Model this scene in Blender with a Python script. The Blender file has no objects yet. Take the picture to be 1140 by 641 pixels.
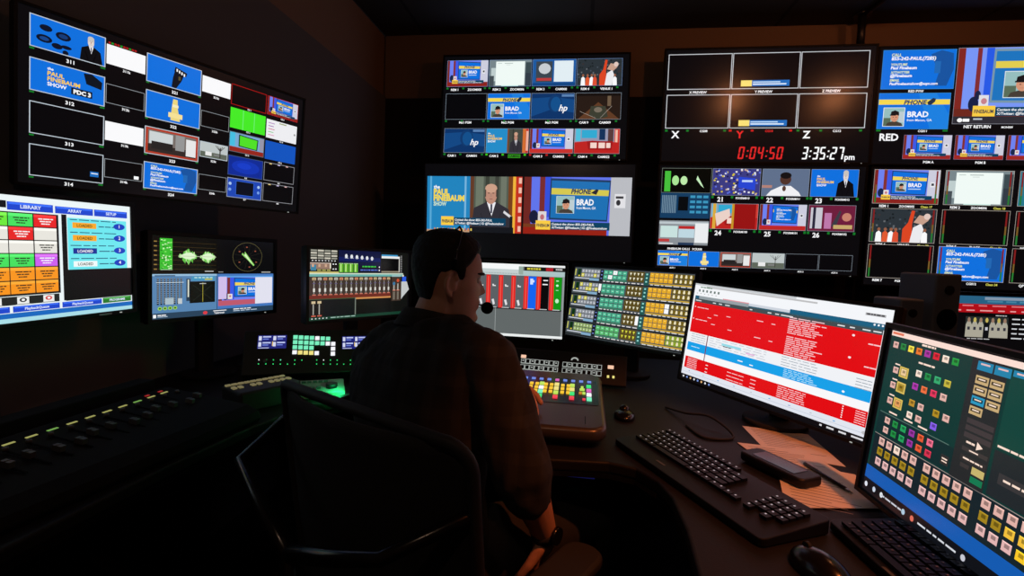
import bpy, math, random
from mathutils import Matrix, Vector, noise
from math import sin, cos, pi, radians, sqrt, atan2
random.seed(7)
SC = bpy.context.scene
COL = SC.collection
# ------------------------------------------------------------------ camera
CAMH = 1.22
yaw, pitch, roll = radians(7.9), radians(3.8), radians(2.2)
fw = Vector((-sin(yaw)*cos(pitch), cos(yaw)*cos(pitch), -sin(pitch)))
r0 = Vector((cos(yaw), sin(yaw), 0)); u0 = r0.cross(fw)
RR = r0*cos(roll)+u0*sin(roll); UU = -r0*sin(roll)+u0*cos(roll)
cd = bpy.data.cameras.new('camera'); cd.sensor_width = 36.0; cd.lens = 36.0*540/1140
cd.clip_start = 0.02
cam = bpy.data.objects.new('camera', cd); COL.objects.link(cam); SC.camera = cam
m = Matrix.Identity(4)
for i in range(3):
    m[i][0] = RR[i]; m[i][1] = UU[i]; m[i][2] = -fw[i]
m[2][3] = CAMH
cam.matrix_world = m
# ------------------------------------------------------------------ materials
def lin(c):
    return tuple((x/12.92 if x <= .04045 else ((x+.055)/1.055)**2.4) for x in [v/255 for v in c])
def mat(name, col, rough=.6, metal=0., spec=.5, bump=0., bscale=60., emis=None, estr=1., vary=0.):
    m = bpy.data.materials.new(name); m.use_nodes = True
    nt = m.node_tree; b = nt.nodes['Principled BSDF']
    b.inputs['Base Color'].default_value = (*col, 1); b.inputs['Roughness'].default_value = rough
    b.inputs['Metallic'].default_value = metal; b.inputs['Specular IOR Level'].default_value = spec
    if emis:
        b.inputs['Emission Color'].default_value = (*emis, 1); b.inputs['Emission Strength'].default_value = estr
    tc = nt.nodes.new('ShaderNodeTexCoord'); no = nt.nodes.new('ShaderNodeTexNoise')
    no.inputs['Scale'].default_value = bscale; no.inputs['Detail'].default_value = 4
    nt.links.new(tc.outputs['Object'], no.inputs['Vector'])
    if vary:
        mr = nt.nodes.new('ShaderNodeMixRGB'); mr.blend_type = 'MULTIPLY'; mr.inputs[0].default_value = vary
        mr.inputs[1].default_value = (*col, 1); nt.links.new(no.outputs['Color'], mr.inputs[2])
        nt.links.new(mr.outputs[0], b.inputs['Base Color'])
    if bump:
        bp = nt.nodes.new('ShaderNodeBump'); bp.inputs['Strength'].default_value = bump
        bp.inputs['Distance'].default_value = .002
        nt.links.new(no.outputs['Fac'], bp.inputs['Height']); nt.links.new(bp.outputs[0], b.inputs['Normal'])
    return m
M = {}
M['black'] = mat('black_plastic', (.007,.007,.008), .5, bump=.1, bscale=400, spec=.3)
M['matte'] = mat('matte_black', (.010,.010,.011), .75, bump=.2, bscale=300)
M['gloss'] = mat('gloss_black', (.006,.006,.007), .22)
M['grey'] = mat('dark_grey_plastic', (.022,.022,.025), .6, bump=.1, bscale=300, spec=.3)
M['key'] = mat('key_plastic', (.005,.005,.0055), .5, spec=.25)
M['console'] = mat('console_paint', (.006,.006,.007), .8, bump=.2, bscale=300, spec=.15)
M['print'] = mat('key_print', (.4,.42,.45), .5, emis=(.8,.88,1), estr=.3)
M['print2'] = mat('key_print_unlit', (.12,.12,.13), .5)
M['speaker'] = mat('speaker_cabinet', (.22,.235,.28), .6, bump=.2, bscale=200)
M['metal'] = mat('brushed_steel', (.35,.35,.37), .35, 1.0, bump=.1, bscale=200)
M['darkmetal'] = mat('dark_metal', (.05,.05,.055), .4, .8)
M['wall'] = mat('painted_wall', (.30,.19,.125), .85, bump=.3, bscale=120, vary=.25)
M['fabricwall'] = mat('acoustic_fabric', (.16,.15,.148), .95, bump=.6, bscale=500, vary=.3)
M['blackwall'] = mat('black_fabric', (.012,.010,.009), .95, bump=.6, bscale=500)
M['desk'] = mat('desk_laminate', (.0075,.0068,.0062), .6, bump=.15, bscale=200, vary=.4, spec=.3)
M['carpet'] = mat('carpet', (.03,.03,.033), .98, bump=1., bscale=900, vary=.6)
M['paper'] = mat('paper', (.76,.71,.62), .8)
M['ink'] = mat('printed_ink', (.22,.21,.21), .8)
M['skin'] = mat('skin', (.56,.29,.20), .5, bump=.25, bscale=220, vary=.15)
M['hair'] = mat('dark_hair', (.006,.0045,.0035), .6, bump=1., bscale=500, spec=.25)
M['denim'] = mat('denim', (.025,.027,.034), .9, bump=.8, bscale=900, vary=.4)
M['rubber'] = mat('rubber', (.012,.012,.012), .8)
M['leather'] = mat('shoe_leather', (.02,.014,.01), .5)
M['foam'] = mat('foam', (.004,.004,.004), 1.0, bump=1., bscale=600, spec=.1)
M['mesh'] = mat('chair_mesh', (.012,.012,.014), .8, bump=1., bscale=500)
M['switcher'] = mat('satin_graphite', (.07,.06,.055), .3, .3, bump=.05, bscale=200)
M['copperlit'] = mat('satin_grey', (.10,.095,.09), .4)
M['knob'] = mat('fader_cap', (.07,.07,.075), .5)
M['eye'] = mat('eye_white', (.6,.58,.55), .25)
M['iris'] = mat('iris', (.03,.02,.015), .2)
def glow(name, rgb, s=1.):
    return mat(name, (.02,.02,.02), .4, emis=lin(rgb), estr=s)
for n, c in dict(g_white=(250,250,255), g_mint=(120,240,190), g_green=(50,230,120), g_yellow=(250,200,50), g_red=(240,60,80), g_blue=(110,140,230), g_peach=(250,200,170), g_lime=(190,230,90), g_dimwhite=(170,175,170), g_cream=(240,225,130), g_amber=(200,130,40), g_dkgreen=(50,110,50), g_purple=(220,100,190)).items():
    M[n] = glow(n, c)
def screen_mat():
    m = bpy.data.materials.new('display_picture'); m.use_nodes = True
    nt = m.node_tree; b = nt.nodes['Principled BSDF']
    b.inputs['Base Color'].default_value = (.008,.008,.009,1); b.inputs['Roughness'].default_value = .24
    a = nt.nodes.new('ShaderNodeAttribute'); a.attribute_name = 'Col'
    nt.links.new(a.outputs['Color'], b.inputs['Emission Color']); b.inputs['Emission Strength'].default_value = 1.0
    return m
M['screen'] = screen_mat()
def plaid():
    m = bpy.data.materials.new('plaid_cloth'); m.use_nodes = True
    nt = m.node_tree; b = nt.nodes['Principled BSDF']; b.inputs['Roughness'].default_value = .92
    tc = nt.nodes.new('ShaderNodeTexCoord'); sep = nt.nodes.new('ShaderNodeSeparateXYZ')
    nt.links.new(tc.outputs['Object'], sep.inputs[0])
    outs = []
    for ax in (0, 2):
        mu = nt.nodes.new('ShaderNodeMath'); mu.operation = 'MULTIPLY'; mu.inputs[1].default_value = 95
        nt.links.new(sep.outputs[ax], mu.inputs[0])
        sn = nt.nodes.new('ShaderNodeMath'); sn.operation = 'SINE'; nt.links.new(mu.outputs[0], sn.inputs[0])
        gt = nt.nodes.new('ShaderNodeMath'); gt.operation = 'GREATER_THAN'; gt.inputs[1].default_value = .55
        nt.links.new(sn.outputs[0], gt.inputs[0]); outs.append(gt)
    ad = nt.nodes.new('ShaderNodeMath'); ad.operation = 'ADD'
    nt.links.new(outs[0].outputs[0], ad.inputs[0]); nt.links.new(outs[1].outputs[0], ad.inputs[1])
    cr = nt.nodes.new('ShaderNodeValToRGB'); cr.color_ramp.elements[0].color = (.006,.006,.0065,1)
    cr.color_ramp.elements[1].color = (.017,.017,.017,1); cr.color_ramp.elements[1].position = 1.
    dv = nt.nodes.new('ShaderNodeMath'); dv.operation = 'MULTIPLY'; dv.inputs[1].default_value = .5
    nt.links.new(ad.outputs[0], dv.inputs[0]); nt.links.new(dv.outputs[0], cr.inputs[0])
    nt.links.new(cr.outputs[0], b.inputs['Base Color'])
    return m
M['plaid'] = plaid()
def ceil_mat():
    m = bpy.data.materials.new('ceiling_tiles'); m.use_nodes = True
    nt = m.node_tree; b = nt.nodes['Principled BSDF']; b.inputs['Roughness'].default_value = .95
    tc = nt.nodes.new('ShaderNodeTexCoord'); br = nt.nodes.new('ShaderNodeTexBrick')
    br.offset = 0; br.inputs['Scale'].default_value = 1; br.inputs['Brick Width'].default_value = 1.2
    br.inputs['Row Height'].default_value = .6; br.inputs['Mortar Size'].default_value = .012
    br.inputs['Color1'].default_value = (.075,.068,.062,1); br.inputs['Color2'].default_value = (.07,.064,.06,1)
    br.inputs['Mortar'].default_value = (.03,.028,.027,1)
    nt.links.new(tc.outputs['Object'], br.inputs['Vector']); nt.links.new(br.outputs['Color'], b.inputs['Base Color'])
    return m
M['ceil'] = ceil_mat()
# ------------------------------------------------------------------ mesh builder
class MB:
    def __init__(s): s.v = []; s.f = []; s.mi = []; s.T = Matrix.Identity(4); s.k = 0; s.sm = []
    def add(s, vs, fs, smooth=False):
        o = len(s.v); s.v += [tuple(s.T @ Vector(p)) for p in vs]
        s.f += [tuple(i+o for i in f) for f in fs]; s.mi += [s.k]*len(fs); s.sm += [smooth]*len(fs); return s
    def box(s, x, y, z, sx, sy, sz, R=None):
        vs = [Vector((a*sx/2, b*sy/2, c*sz/2)) for a in (-1,1) for b in (-1,1) for c in (-1,1)]
        if R: vs = [R @ v for v in vs]
        return s.add([(v.x+x, v.y+y, v.z+z) for v in vs], [(0,1,3,2),(4,6,7,5),(0,4,5,1),(2,3,7,6),(0,2,6,4),(1,5,7,3)])
    def prism(s, poly, z0, z1):
        n = len(poly)
        a = sum(poly[i][0]*poly[(i+1)%n][1]-poly[(i+1)%n][0]*poly[i][1] for i in range(n))
        if a < 0: poly = poly[::-1]
        vs = [(x,y,z0) for x,y in poly]+[(x,y,z1) for x,y in poly]
        return s.add(vs, [tuple(range(n-1,-1,-1)), tuple(range(n,2*n))]+[(i,(i+1)%n,n+(i+1)%n,n+i) for i in range(n)])
    def loft(s, rings, smooth=True):
        n = len(rings[0]); vs = [p for r in rings for p in r]; fs = []
        for k in range(len(rings)-1):
            for i in range(n):
                j = (i+1) % n; fs.append((k*n+i, k*n+j, (k+1)*n+j, (k+1)*n+i))
        fs.append(tuple(range(n-1,-1,-1))); fs.append(tuple((len(rings)-1)*n+i for i in range(n)))
        return s.add(vs, fs, smooth)
    def tube(s, pts, rad, n=12, cap=True):
        pts = [Vector(p) for p in pts]
        if not isinstance(rad, (list, tuple)): rad = [rad]*len(pts)
        # round caps
        P, R_ = [], []
        if cap:
            d = (pts[0]-pts[1]).normalized()
            for a in (1.45, 1.1, .6): P.append(pts[0]+d*rad[0]*sin(a)); R_.append(rad[0]*cos(a))
        P += pts; R_ += list(rad)
        if cap:
            d = (pts[-1]-pts[-2]).normalized()
            for a in (.6, 1.1, 1.45): P.append(pts[-1]+d*rad[-1]*sin(a)); R_.append(rad[-1]*cos(a))
        t = (P[1]-P[0]).normalized(); up = Vector((0,0,1)) if abs(t.z) < .9 else Vector((1,0,0))
        nrm = (up-t*up.dot(t)).normalized(); rings = []
        for i, p in enumerate(P):
            a = P[max(i-1,0)]; b = P[min(i+1,len(P)-1)]; t = (b-a).normalized()
            nrm = (nrm-t*nrm.dot(t)).normalized(); bn = t.cross(nrm)
            rings.append([tuple(p+(nrm*cos(2*pi*k/n)+bn*sin(2*pi*k/n))*R_[i]) for k in range(n)])
        return s.loft(rings)
    def cyl(s, c, r, h, n=20, axis='Z', r2=None):
        r2 = r if r2 is None else r2; rings = []
        for q, rr in ((-h/2, r), (h/2, r2)):
            ring = []
            for k in range(n):
                a = 2*pi*k/n; p = (rr*cos(a), rr*sin(a), q)
                if axis == 'Y': p = (p[0], -p[2], p[1])
                if axis == 'X': p = (p[2], p[0], p[1])
                ring.append((c[0]+p[0], c[1]+p[1], c[2]+p[2]))
            rings.append(ring)
        o = len(s.f); s.loft(rings, True); s.sm[-1] = s.sm[-2] = False
        return s
    def sph(s, c, r, nu=20, nv=12):
        if not isinstance(r, (list, tuple)): r = (r,r,r)
        rings = []
        for j in range(nv+1):
            ph = -pi/2+pi*(j+.02)/(nv+.04) if 0 < j < nv else (-pi/2+.02 if j == 0 else pi/2-.02)
            rings.append([(c[0]+r[0]*cos(ph)*cos(2*pi*i/nu), c[1]+r[1]*cos(ph)*sin(2*pi*i/nu), c[2]+r[2]*sin(ph)) for i in range(nu)])
        return s.loft(rings)
def obj(name, mb, mats, parent=None, bevel=0, seg=2, subd=0, smooth=None):
    me = bpy.data.meshes.new(name); me.from_pydata(mb.v, [], mb.f)
    if not isinstance(mats, (list, tuple)): mats = [mats]
    for q in mats: me.materials.append(M[q] if isinstance(q, str) else q)
    me.polygons.foreach_set('material_index', mb.mi)
    me.polygons.foreach_set('use_smooth', mb.sm if smooth is None else [smooth]*len(mb.f)); me.update()
    o = bpy.data.objects.new(name, me); COL.objects.link(o)
    if parent: o.parent = parent
    if bevel:
        b = o.modifiers.new('bevel', 'BEVEL'); b.width = bevel; b.segments = seg; b.limit_method = 'ANGLE'; b.angle_limit = radians(40)
    if subd:
        b = o.modifiers.new('sub', 'SUBSURF'); b.levels = subd; b.render_levels = subd
    return o
def thing(name, label, cat, loc=(0,0,0), rz=0, group=None):
    o = bpy.data.objects.new(name, None); COL.objects.link(o); o.empty_display_size = .1
    o.location = loc; o.rotation_euler = (0,0,rz); o['label'] = label; o['category'] = cat
    if group: o['group'] = group
    return o
def tag(o, label, cat, group=None):
    o['label'] = label; o['category'] = cat
    if group: o['group'] = group
    return o
def struct(name, mb, mt, bevel=0):
    o = obj(name, mb, mt, bevel=bevel); o['kind'] = 'structure'; return o
def copy_tree(o, parent=None):
    c = o.copy(); COL.objects.link(c); c.parent = parent
    for ch in list(o.children): copy_tree(ch, c)
    return c
def bake(o):
    dg = bpy.context.evaluated_depsgraph_get(); dg.update()
    me = bpy.data.meshes.new_from_object(o.evaluated_get(dg)); o.modifiers.clear(); o.data = me; return o
def voxel(o, size, smooth=6, fac=.5):
    r = o.modifiers.new('r', 'REMESH'); r.mode = 'VOXEL'; r.voxel_size = size; r.use_smooth_shade = True
    if smooth:
        s_ = o.modifiers.new('s', 'SMOOTH'); s_.iterations = smooth; s_.factor = fac
    mats = list(o.data.materials); bake(o)
    if not o.data.materials:
        for q in mats: o.data.materials.append(q)
    o.data.polygons.foreach_set('use_smooth', [True]*len(o.data.polygons)); return o
# ------------------------------------------------------------------ text and picture canvas
_tc = {}
def glyphs(txt, bold=0., shear=0.):
    k = (txt, bold, shear)
    if k in _tc: return _tc[k]
    cu = bpy.data.curves.new('t', 'FONT'); cu.body = txt; cu.resolution_u = 2; cu.offset = bold; cu.shear = shear; cu.size = 1
    o = bpy.data.objects.new('t', cu); COL.objects.link(o)
    dg = bpy.context.evaluated_depsgraph_get(); dg.update()
    me = bpy.data.meshes.new_from_object(o.evaluated_get(dg))
    vs = [(v.co.x, v.co.y) for v in me.vertices]; fs = [tuple(p.vertices) for p in me.polygons]
    bpy.data.objects.remove(o); bpy.data.curves.remove(cu); bpy.data.meshes.remove(me)
    x0 = min(v[0] for v in vs); x1 = max(v[0] for v in vs)
    vs = [((x-x0), y) for x, y in vs]
    _tc[k] = (vs, fs, x1-x0); return _tc[k]
CAP = .70
class Store:
    def __init__(s, w, h): s.w, s.h = w, h; s.v = []; s.f = []; s.c = []; s.L = []
class Cv:
    """a picture drawn in 0..1 coordinates (v down) on a flat display"""
    def __init__(s, st, u0=0, v0=0, u1=1, v1=1): s.st = st; s.a = (u0, v0, u1-u0, v1-v0)
    def sub(s, u0, v0, u1, v1):
        a = s.a; return Cv(s.st, a[0]+u0*a[2], a[1]+v0*a[3], a[0]+u1*a[2], a[1]+v1*a[3])
    def asp(s): return s.a[2]*s.st.w/(s.a[3]*s.st.h)
    def raw(s, pts, faces, col):
        a = s.a; P = [(a[0]+u*a[2], a[1]+v*a[3]) for u, v in pts]
        b = (min(p[0] for p in P), min(p[1] for p in P), max(p[0] for p in P), max(p[1] for p in P)); st = s.st
        lay = 0
        for (q, l) in st.L:
            if l >= lay and q[0] < b[2] and b[0] < q[2] and q[1] < b[3] and b[1] < q[3]: lay = l+1
        st.L.append((b, lay)); o = len(st.v)
        st.v += [((u-.5)*st.w, -.00007*(lay+1), (.5-v)*st.h) for u, v in P]
        st.f += [tuple(i+o for i in f) for f in faces]; st.c += [(*lin(col), 1)]*len(P)
    def poly(s, pts, col): s.raw(pts, [tuple(range(len(pts)))], col)
    def r(s, u0, v0, u1, v1, col): s.poly([(u0,v1),(u1,v1),(u1,v0),(u0,v0)], col)
    def frame(s, u0, v0, u1, v1, col, t=.0015):
        a = s.a; du = t/(a[2]*s.st.w); dv = t/(a[3]*s.st.h)
        s.r(u0,v0,u1,v0+dv,col); s.r(u0,v1-dv,u1,v1,col); s.r(u0,v0+dv,u0+du,v1-dv,col); s.r(u1-du,v0+dv,u1,v1-dv,col)
    def e(s, cu, cv, ru, rv, col, n=16): s.poly([(cu+ru*cos(-2*pi*i/n), cv-rv*sin(-2*pi*i/n)) for i in range(n)][::-1], col)
    def line(s, u0, v0, u1, v1, col, t=.001):
        a = s.a; X = a[2]*s.st.w; Y = a[3]*s.st.h
        dx, dy = (u1-u0)*X, (v1-v0)*Y; L = sqrt(dx*dx+dy*dy) or 1; nx, ny = -dy/L*t/2/X, dx/L*t/2/Y
        s.poly([(u0+nx,v0+ny),(u1+nx,v1+ny),(u1-nx,v1-ny),(u0-nx,v0-ny)], col)
    def t(s, txt, u, v, h, col, al='l', wmax=None, bold=.02, shear=0.):
        """u,v = left/centre/right anchor of the baseline; h = cap height"""
        vs, fs, w = glyphs(txt, bold, shear); k = h/CAP
        kx = k/s.asp(); W = w*kx
        if wmax and W > wmax: kx *= wmax/W; W = wmax
        x = u-(W/2 if al == 'c' else W if al == 'r' else 0)
        s.raw([(x+p[0]*kx, v-p[1]*k) for p in vs], fs, col)
    def words(s, u0, v0, u1, v1, col, seed=0, n=4):
        rd = random.Random(seed*77+3); x = u0; L = u1-u0
        while x < u1-.02*L:
            w = L*rd.uniform(.5, 1.5)/n; e_ = min(x+w, u1); s.r(x, v0, e_, v1, col); x = e_+L*.04
def panel(st, u0, v0, u1, v1, name, parent, T, base=(9,9,12)):
    """turns the canvas into one mesh lying on its display glass"""
    v = [((u0-.5)*st.w,0,(.5-v1)*st.h), ((u1-.5)*st.w,0,(.5-v1)*st.h), ((u1-.5)*st.w,0,(.5-v0)*st.h), ((u0-.5)*st.w,0,(.5-v0)*st.h)]+st.v
    f = [(0,1,2,3)]+[tuple(i+4 for i in q) for q in st.f]; c = [(*lin(base),1)]*4+st.c
    # keep every face turned to the viewer (-y)
    me = bpy.data.meshes.new(name)
    ff = []
    for q in f:
        a = 0
        for i in range(len(q)):
            p, r_ = v[q[i]], v[q[(i+1)%len(q)]]; a += p[0]*r_[2]-r_[0]*p[2]
        ff.append(q if a > 0 else q[::-1])
    me.from_pydata([tuple(T @ Vector(p)) for p in v], [], ff); me.materials.append(M['screen'])
    at = me.color_attributes.new('Col', 'FLOAT_COLOR', 'POINT')
    at.data.foreach_set('color', [x for q in c for x in q]); me.update()
    o = bpy.data.objects.new(name, me); COL.objects.link(o); o.parent = parent; return o
# ------------------------------------------------------------------ pictures shown on the displays
W=(250,250,252); K=(6,6,8); BL=(14,112,222); YE=(250,205,70)
def portrait(c, bg=(150,190,190)):
    c.r(0,0,1,1,bg); c.r(0,.55,.35,1,(90,110,90)); c.r(.75,.2,1,.8,(190,205,210))
    c.poly([(.12,1),(.2,.82),(.42,.74),(.66,.74),(.9,.84),(.98,1)],(70,62,55))
    c.e(.54,.5,.2,.27,(214,150,120)); c.poly([(.33,.42),(.36,.2),(.55,.12),(.74,.22),(.76,.42),(.54,.36)],(28,24,26))
    c.r(.3,.36,.6,.42,(24,22,26)); c.e(.47,.5,.03,.02,(70,40,35)); c.e(.62,.5,.03,.02,(70,40,35))
    c.line(.46,.64,.62,.64,(150,70,65),.0012)
def card(c, big=True):
    c.r(0,0,1,1,BL); c.poly([(.55,0),(.8,0),(1,.6),(1,1),(.75,1)],(28,128,224))
    c.r(0,.17,1,.32,(245,215,80)); c.r(0,.165,1,.18,(60,150,220))
    c.t('PHONE',.52,.315,.12,(24,60,110),'c',.34,.04,.2)
    c.poly([(.68,.26),(.76,.14),(.8,.16),(.79,.24),(.74,.33),(.7,.33)],(40,50,70))
    c.r(.08,.40,.385,.93,(225,235,240)); portrait(c.sub(.09,.415,.375,.915))
    c.t('BRAD',.42,.66,.15,W,'l',.32,.03)
    if big: c.t('from Macon, GA',.42,.78,.065,W,'l',.4,.01)
    else: c.r(.42,.72,.78,.76,(220,230,245))
def info(c):
    c.r(0,0,1,1,BL); c.poly([(.66,.12),(.8,.02),(.96,.1),(.98,.5),(.9,.92),(.74,.92),(.78,.6)],(24,84,160)); c.r(.72,.3,.8,.6,(34,104,180))
    L=[('CALL',.16,.07),('855-242-PAUL(7285)',.26,.085),('YOUTUBE',.4,.06),('Paul Finebaum',.49,.075),('X/TWITTER',.6,.06),('@Finebaum',.69,.075),('EMAIL',.8,.06),('PaulFinebaumshow@espn.com',.89,.065)]
    for i,(t,v,h) in enumerate(L): c.t(t,.12,v,h,(W if i%2 else (225,235,170)),'l',.66,.03,.15)
def logo(c, bg=BL, pdc=False):
    if bg: c.r(0,0,1,1,bg)
    c.t('the',.22,.25,.08,W,'l',None,.03,.2); c.t('PAUL',.22,.42,.125,YE,'l',.34,.03,.05); c.t('FINEBAUM',.22,.585,.125,YE,'l',.6,.03,.05)
    c.t('SHOW',.22,.74,.11,W,'l',.26,.03)
    if pdc: c.r(.53,.62,.82,.84,(20,24,34)); c.t('PDC 3',.56,.8,.13,W,'l',.24,.05)
def suitman(c, grey=False):
    c.poly([(.1,1),(.16,.5),(.4,.38),(.62,.38),(.86,.52),(.95,1)],(12,13,18) if not grey else (50,48,56))
    c.poly([(.42,.38),(.6,.38),(.52,.66)],(235,235,240)); c.r(.495,.42,.53,.6,(30,30,60))
    c.e(.5,.22,.12,.2,(225,215,210) if not grey else (190,140,120)); c.e(.5,.1,.12,.09,(200,195,190) if not grey else (205,160,135)); k=(60,45,40)
    c.r(.435,.19,.475,.205,k); c.r(.525,.19,.565,.205,k); c.r(.47,.31,.535,.32,(120,70,65)); c.poly([(.49,.2),(.51,.2),(.52,.27),(.48,.27)],(175,135,118)); c.r(.38,.13,.4,.27,(70,60,56) if grey else (190,185,180)); c.r(.6,.13,.62,.27,(70,60,56) if grey else (190,185,180))
    c.line(.3,.6,.42,.98,(30,30,36) if grey else (4,4,8),.002); c.line(.7,.6,.58,.98,(30,30,36) if grey else (4,4,8),.002)
def badge(c,u0,v0,u1,v1,um):
    c.r(u0,v0,um,v1,(250,205,70)); c.t('FINEBAUM',(u0+um)/2,v1-(v1-v0)*.3,(v1-v0)*.34,(60,60,70),'c',(um-u0)*.86,.03)
    c.r(um,v0+(v1-v0)*.12,u1,v1-(v1-v0)*.05,(12,66,96))
    h=(v1-v0)*.24
    c.t('Contact the show: 855-242-PAUL',um+.012,v0+(v1-v0)*.48,h,W,'l',(u1-um)*.72,.02,.1)
    c.t('X/Twitter: @Finebaum | IG: @Finebaumshow',um+.012,v0+(v1-v0)*.85,h,W,'l',(u1-um)*.94,.02,.1)
def studio(c, ticker=True, desk=(140,36,30)):
    c.r(0,0,1,1,(110,130,240)); c.r(0,0,.06,.85,(120,45,40)); c.r(.15,0,.2,.8,(130,50,50)); c.r(.2,0,.27,.8,(60,90,230))
    c.poly([(.27,.03),(.82,.08),(.8,.74),(.27,.72)],(30,60,110)); c.poly([(.285,.06),(.805,.11),(.79,.71),(.285,.69)],BL)
    c.poly([(.285,.2),(.803,.235),(.8,.33),(.285,.31)],(240,212,90))
    c.t('PHONE',.55,.3,.09,(26,60,110),'c',.26,.03,.2)
    c.r(.34,.36,.5,.64,(230,235,240)); portrait(c.sub(.345,.37,.495,.63)); c.t('BRAD',.53,.5,.11,W,'l',.2,.03); c.r(.53,.55,.72,.575,(200,220,240))
    c.r(.82,0,1,.9,(205,205,222)); c.r(.86,.36,.93,.5,(235,235,240)); c.r(.875,.39,.915,.46,(60,60,70))
    c.r(0,.82,1,1,desk); c.e(.12,.68,.05,.13,(24,40,80)); c.r(.16,.6,.24,.78,(230,225,225)); c.e(.2,.68,.02,.04,(200,120,130))
    if ticker: badge(c,.13,.74,.9,.88,.27)
def hoststill(c):
    c.r(0,0,.5,1,(36,140,200)); logo(c.sub(-.12,.05,.6,.75),None)
    c.r(.5,0,.86,1,(70,74,66)); c.r(.5,0,.54,1,(120,70,40)); c.r(.62,0,.65,1,(52,56,50)); suitman(c.sub(.52,.14,.88,1.0),True)
    c.r(.86,0,.93,1,(210,110,50)); c.r(.93,0,1,1,(200,50,40)); c.r(.94,.1,.99,.9,(235,180,160))
def ball(c):
    c.r(0,0,1,1,(44,52,58)); rd=random.Random(5)
    for i in range(60): u,v=rd.random(),rd.random()*.7; c.r(u*.96,v,u*.96+.03,v+.05,rd.choice([(70,80,90),(30,38,40),(100,105,110),(60,50,50),(24,30,34)]))
    for x,k in ((.14,W),(.24,(225,90,50)),(.33,W),(.4,(220,80,50)),(.84,W)): c.poly([(x-.05,1),(x-.04,.72),(x,.66),(x+.04,.72),(x+.05,1)],k); c.e(x,.62,.025,.05,(150,95,70))
    c.poly([(.5,1),(.5,.6),(.58,.4),(.62,.05),(.67,.06),(.64,.45),(.66,1)],(220,70,35)); c.poly([(.62,1),(.66,.55),(.78,.42),(.82,.6),(.78,1)],(235,235,238))
    c.poly([(.66,.4),(.74,.18),(.9,.24),(.88,.34),(.8,.46)],(200,160,140)); c.e(.86,.22,.05,.09,(225,200,190))
def page(c):
    c.r(0,0,1,1,(120,135,140)); c.r(.05,.3,.16,.8,(190,205,205)); c.r(.86,.1,1,.5,(60,75,80)); c.r(.86,.5,1,1,(50,60,70)); c.r(0,.6,.12,1,(70,80,86))
    c.r(.16,.06,.84,.96,(240,250,246)); c.r(.2,.12,.3,.14,(180,195,190)); c.r(.36,.12,.56,.14,(150,165,160)); c.r(.4,.18,.5,.195,(190,200,198)); c.r(.3,.96,.7,1,(200,235,228))
def hp(c):
    c.r(0,0,1,1,(14,52,104)); c.poly([(0,.2),(.5,.15),(1,.25),(1,.75),(.5,.6),(0,.9)],(20,72,132)); c.e(.55,.4,.16,.34,(18,58,110)); c.e(.57,.42,.12,.28,(20,80,140))
    c.t('hp',.64,.68,.24,W,'l',.2,.02,.3); c.r(.7,.05,.98,.14,(90,130,180))
def diamond(c):
    c.r(0,0,1,1,(40,28,22)); c.poly([(.5,.35),(.98,1),(.05,1)],(96,60,38)); c.poly([(.34,.5),(.66,.5),(.72,.9),(.5,1),(.3,.85)],(60,62,50))
    c.line(.55,.95,.8,.5,(180,170,160),.002); c.line(.45,.95,.1,.7,(180,170,160),.002); c.r(.7,0,.78,.5,(110,90,70)); c.r(0,0,1,.12,(24,18,16)); c.e(.5,.64,.09,.1,(120,110,96))
def tvset(c, sc=BL):
    c.r(0,0,1,1,(150,150,175)); c.r(.03,0,.14,.5,(80,190,220)); c.r(.16,.05,.5,.38,(50,170,210)); c.r(.55,0,.68,.45,(20,50,90)); c.r(.74,0,.86,.5,(90,60,60))
    c.r(.88,0,1,.6,(210,60,50)); c.r(.9,.05,.95,.55,(240,190,170)); c.poly([(0,.55),(.4,.48),(1,.55),(1,1),(0,1)],(190,36,34))
    c.poly([(.28,.5),(.86,.5),(.82,.86),(.32,.84)],(160,26,28)); c.r(.36,.56,.5,.78,(245,215,205)); c.r(.54,.56,.68,.78,(245,215,205)); c.r(.71,.57,.8,.77,(245,215,205))
def crowd(c):
    c.r(0,0,1,1,(60,60,130)); rd=random.Random(9)
    for i in range(110): u,v=rd.random()*.96,rd.random()*.94; c.r(u,v,u+.04,v+.06,rd.choice([(230,230,240),(40,50,170),(200,170,150),(210,190,60),(30,30,80),(90,110,220)]))
    c.poly([(.55,.3),(.9,.36),(.9,.8),(.55,.7)],(40,70,210)); c.r(.62,.42,.84,.5,(190,210,250))
def presser(c):
    c.r(0,0,1,1,(96,112,140)); c.poly([(.1,1),(.2,.8),(.42,.62),(.62,.62),(.8,.85),(.85,1)],(240,240,244)); c.e(.5,.38,.12,.2,(80,50,42)); c.e(.5,.24,.12,.12,(22,18,20)); c.e(.48,.72,.04,.1,(90,60,50)); c.r(0,.6,.22,.7,(180,130,120))
def greenset(c):
    c.r(0,0,1,1,(120,170,210)); c.r(0,0,.16,.7,(70,190,225)); c.poly([(.26,.08),(.82,.16),(.8,.72),(.26,.68)],(30,30,40)); c.poly([(.29,.13),(.79,.2),(.77,.68),(.29,.63)],(80,225,40)); c.r(0,.74,1,1,(150,40,30)); c.r(.86,.05,1,.7,(150,150,170))
def room(c, t=0):
    c.r(0,0,1,1,(120,110,105)); c.r(0,.62,1,1,(52,42,40)); c.r(.08,.15,.5,.6,(205,212,214)); c.r(.55,.12,.72,.7,(150,150,150)); c.r(.75,.2,.95,.85,(232,232,232)); c.r(.12,.5,.5,.78,(40,36,36))
    c.frame(.02,.03,.98,.97,(180,60,40),.006)
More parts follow.
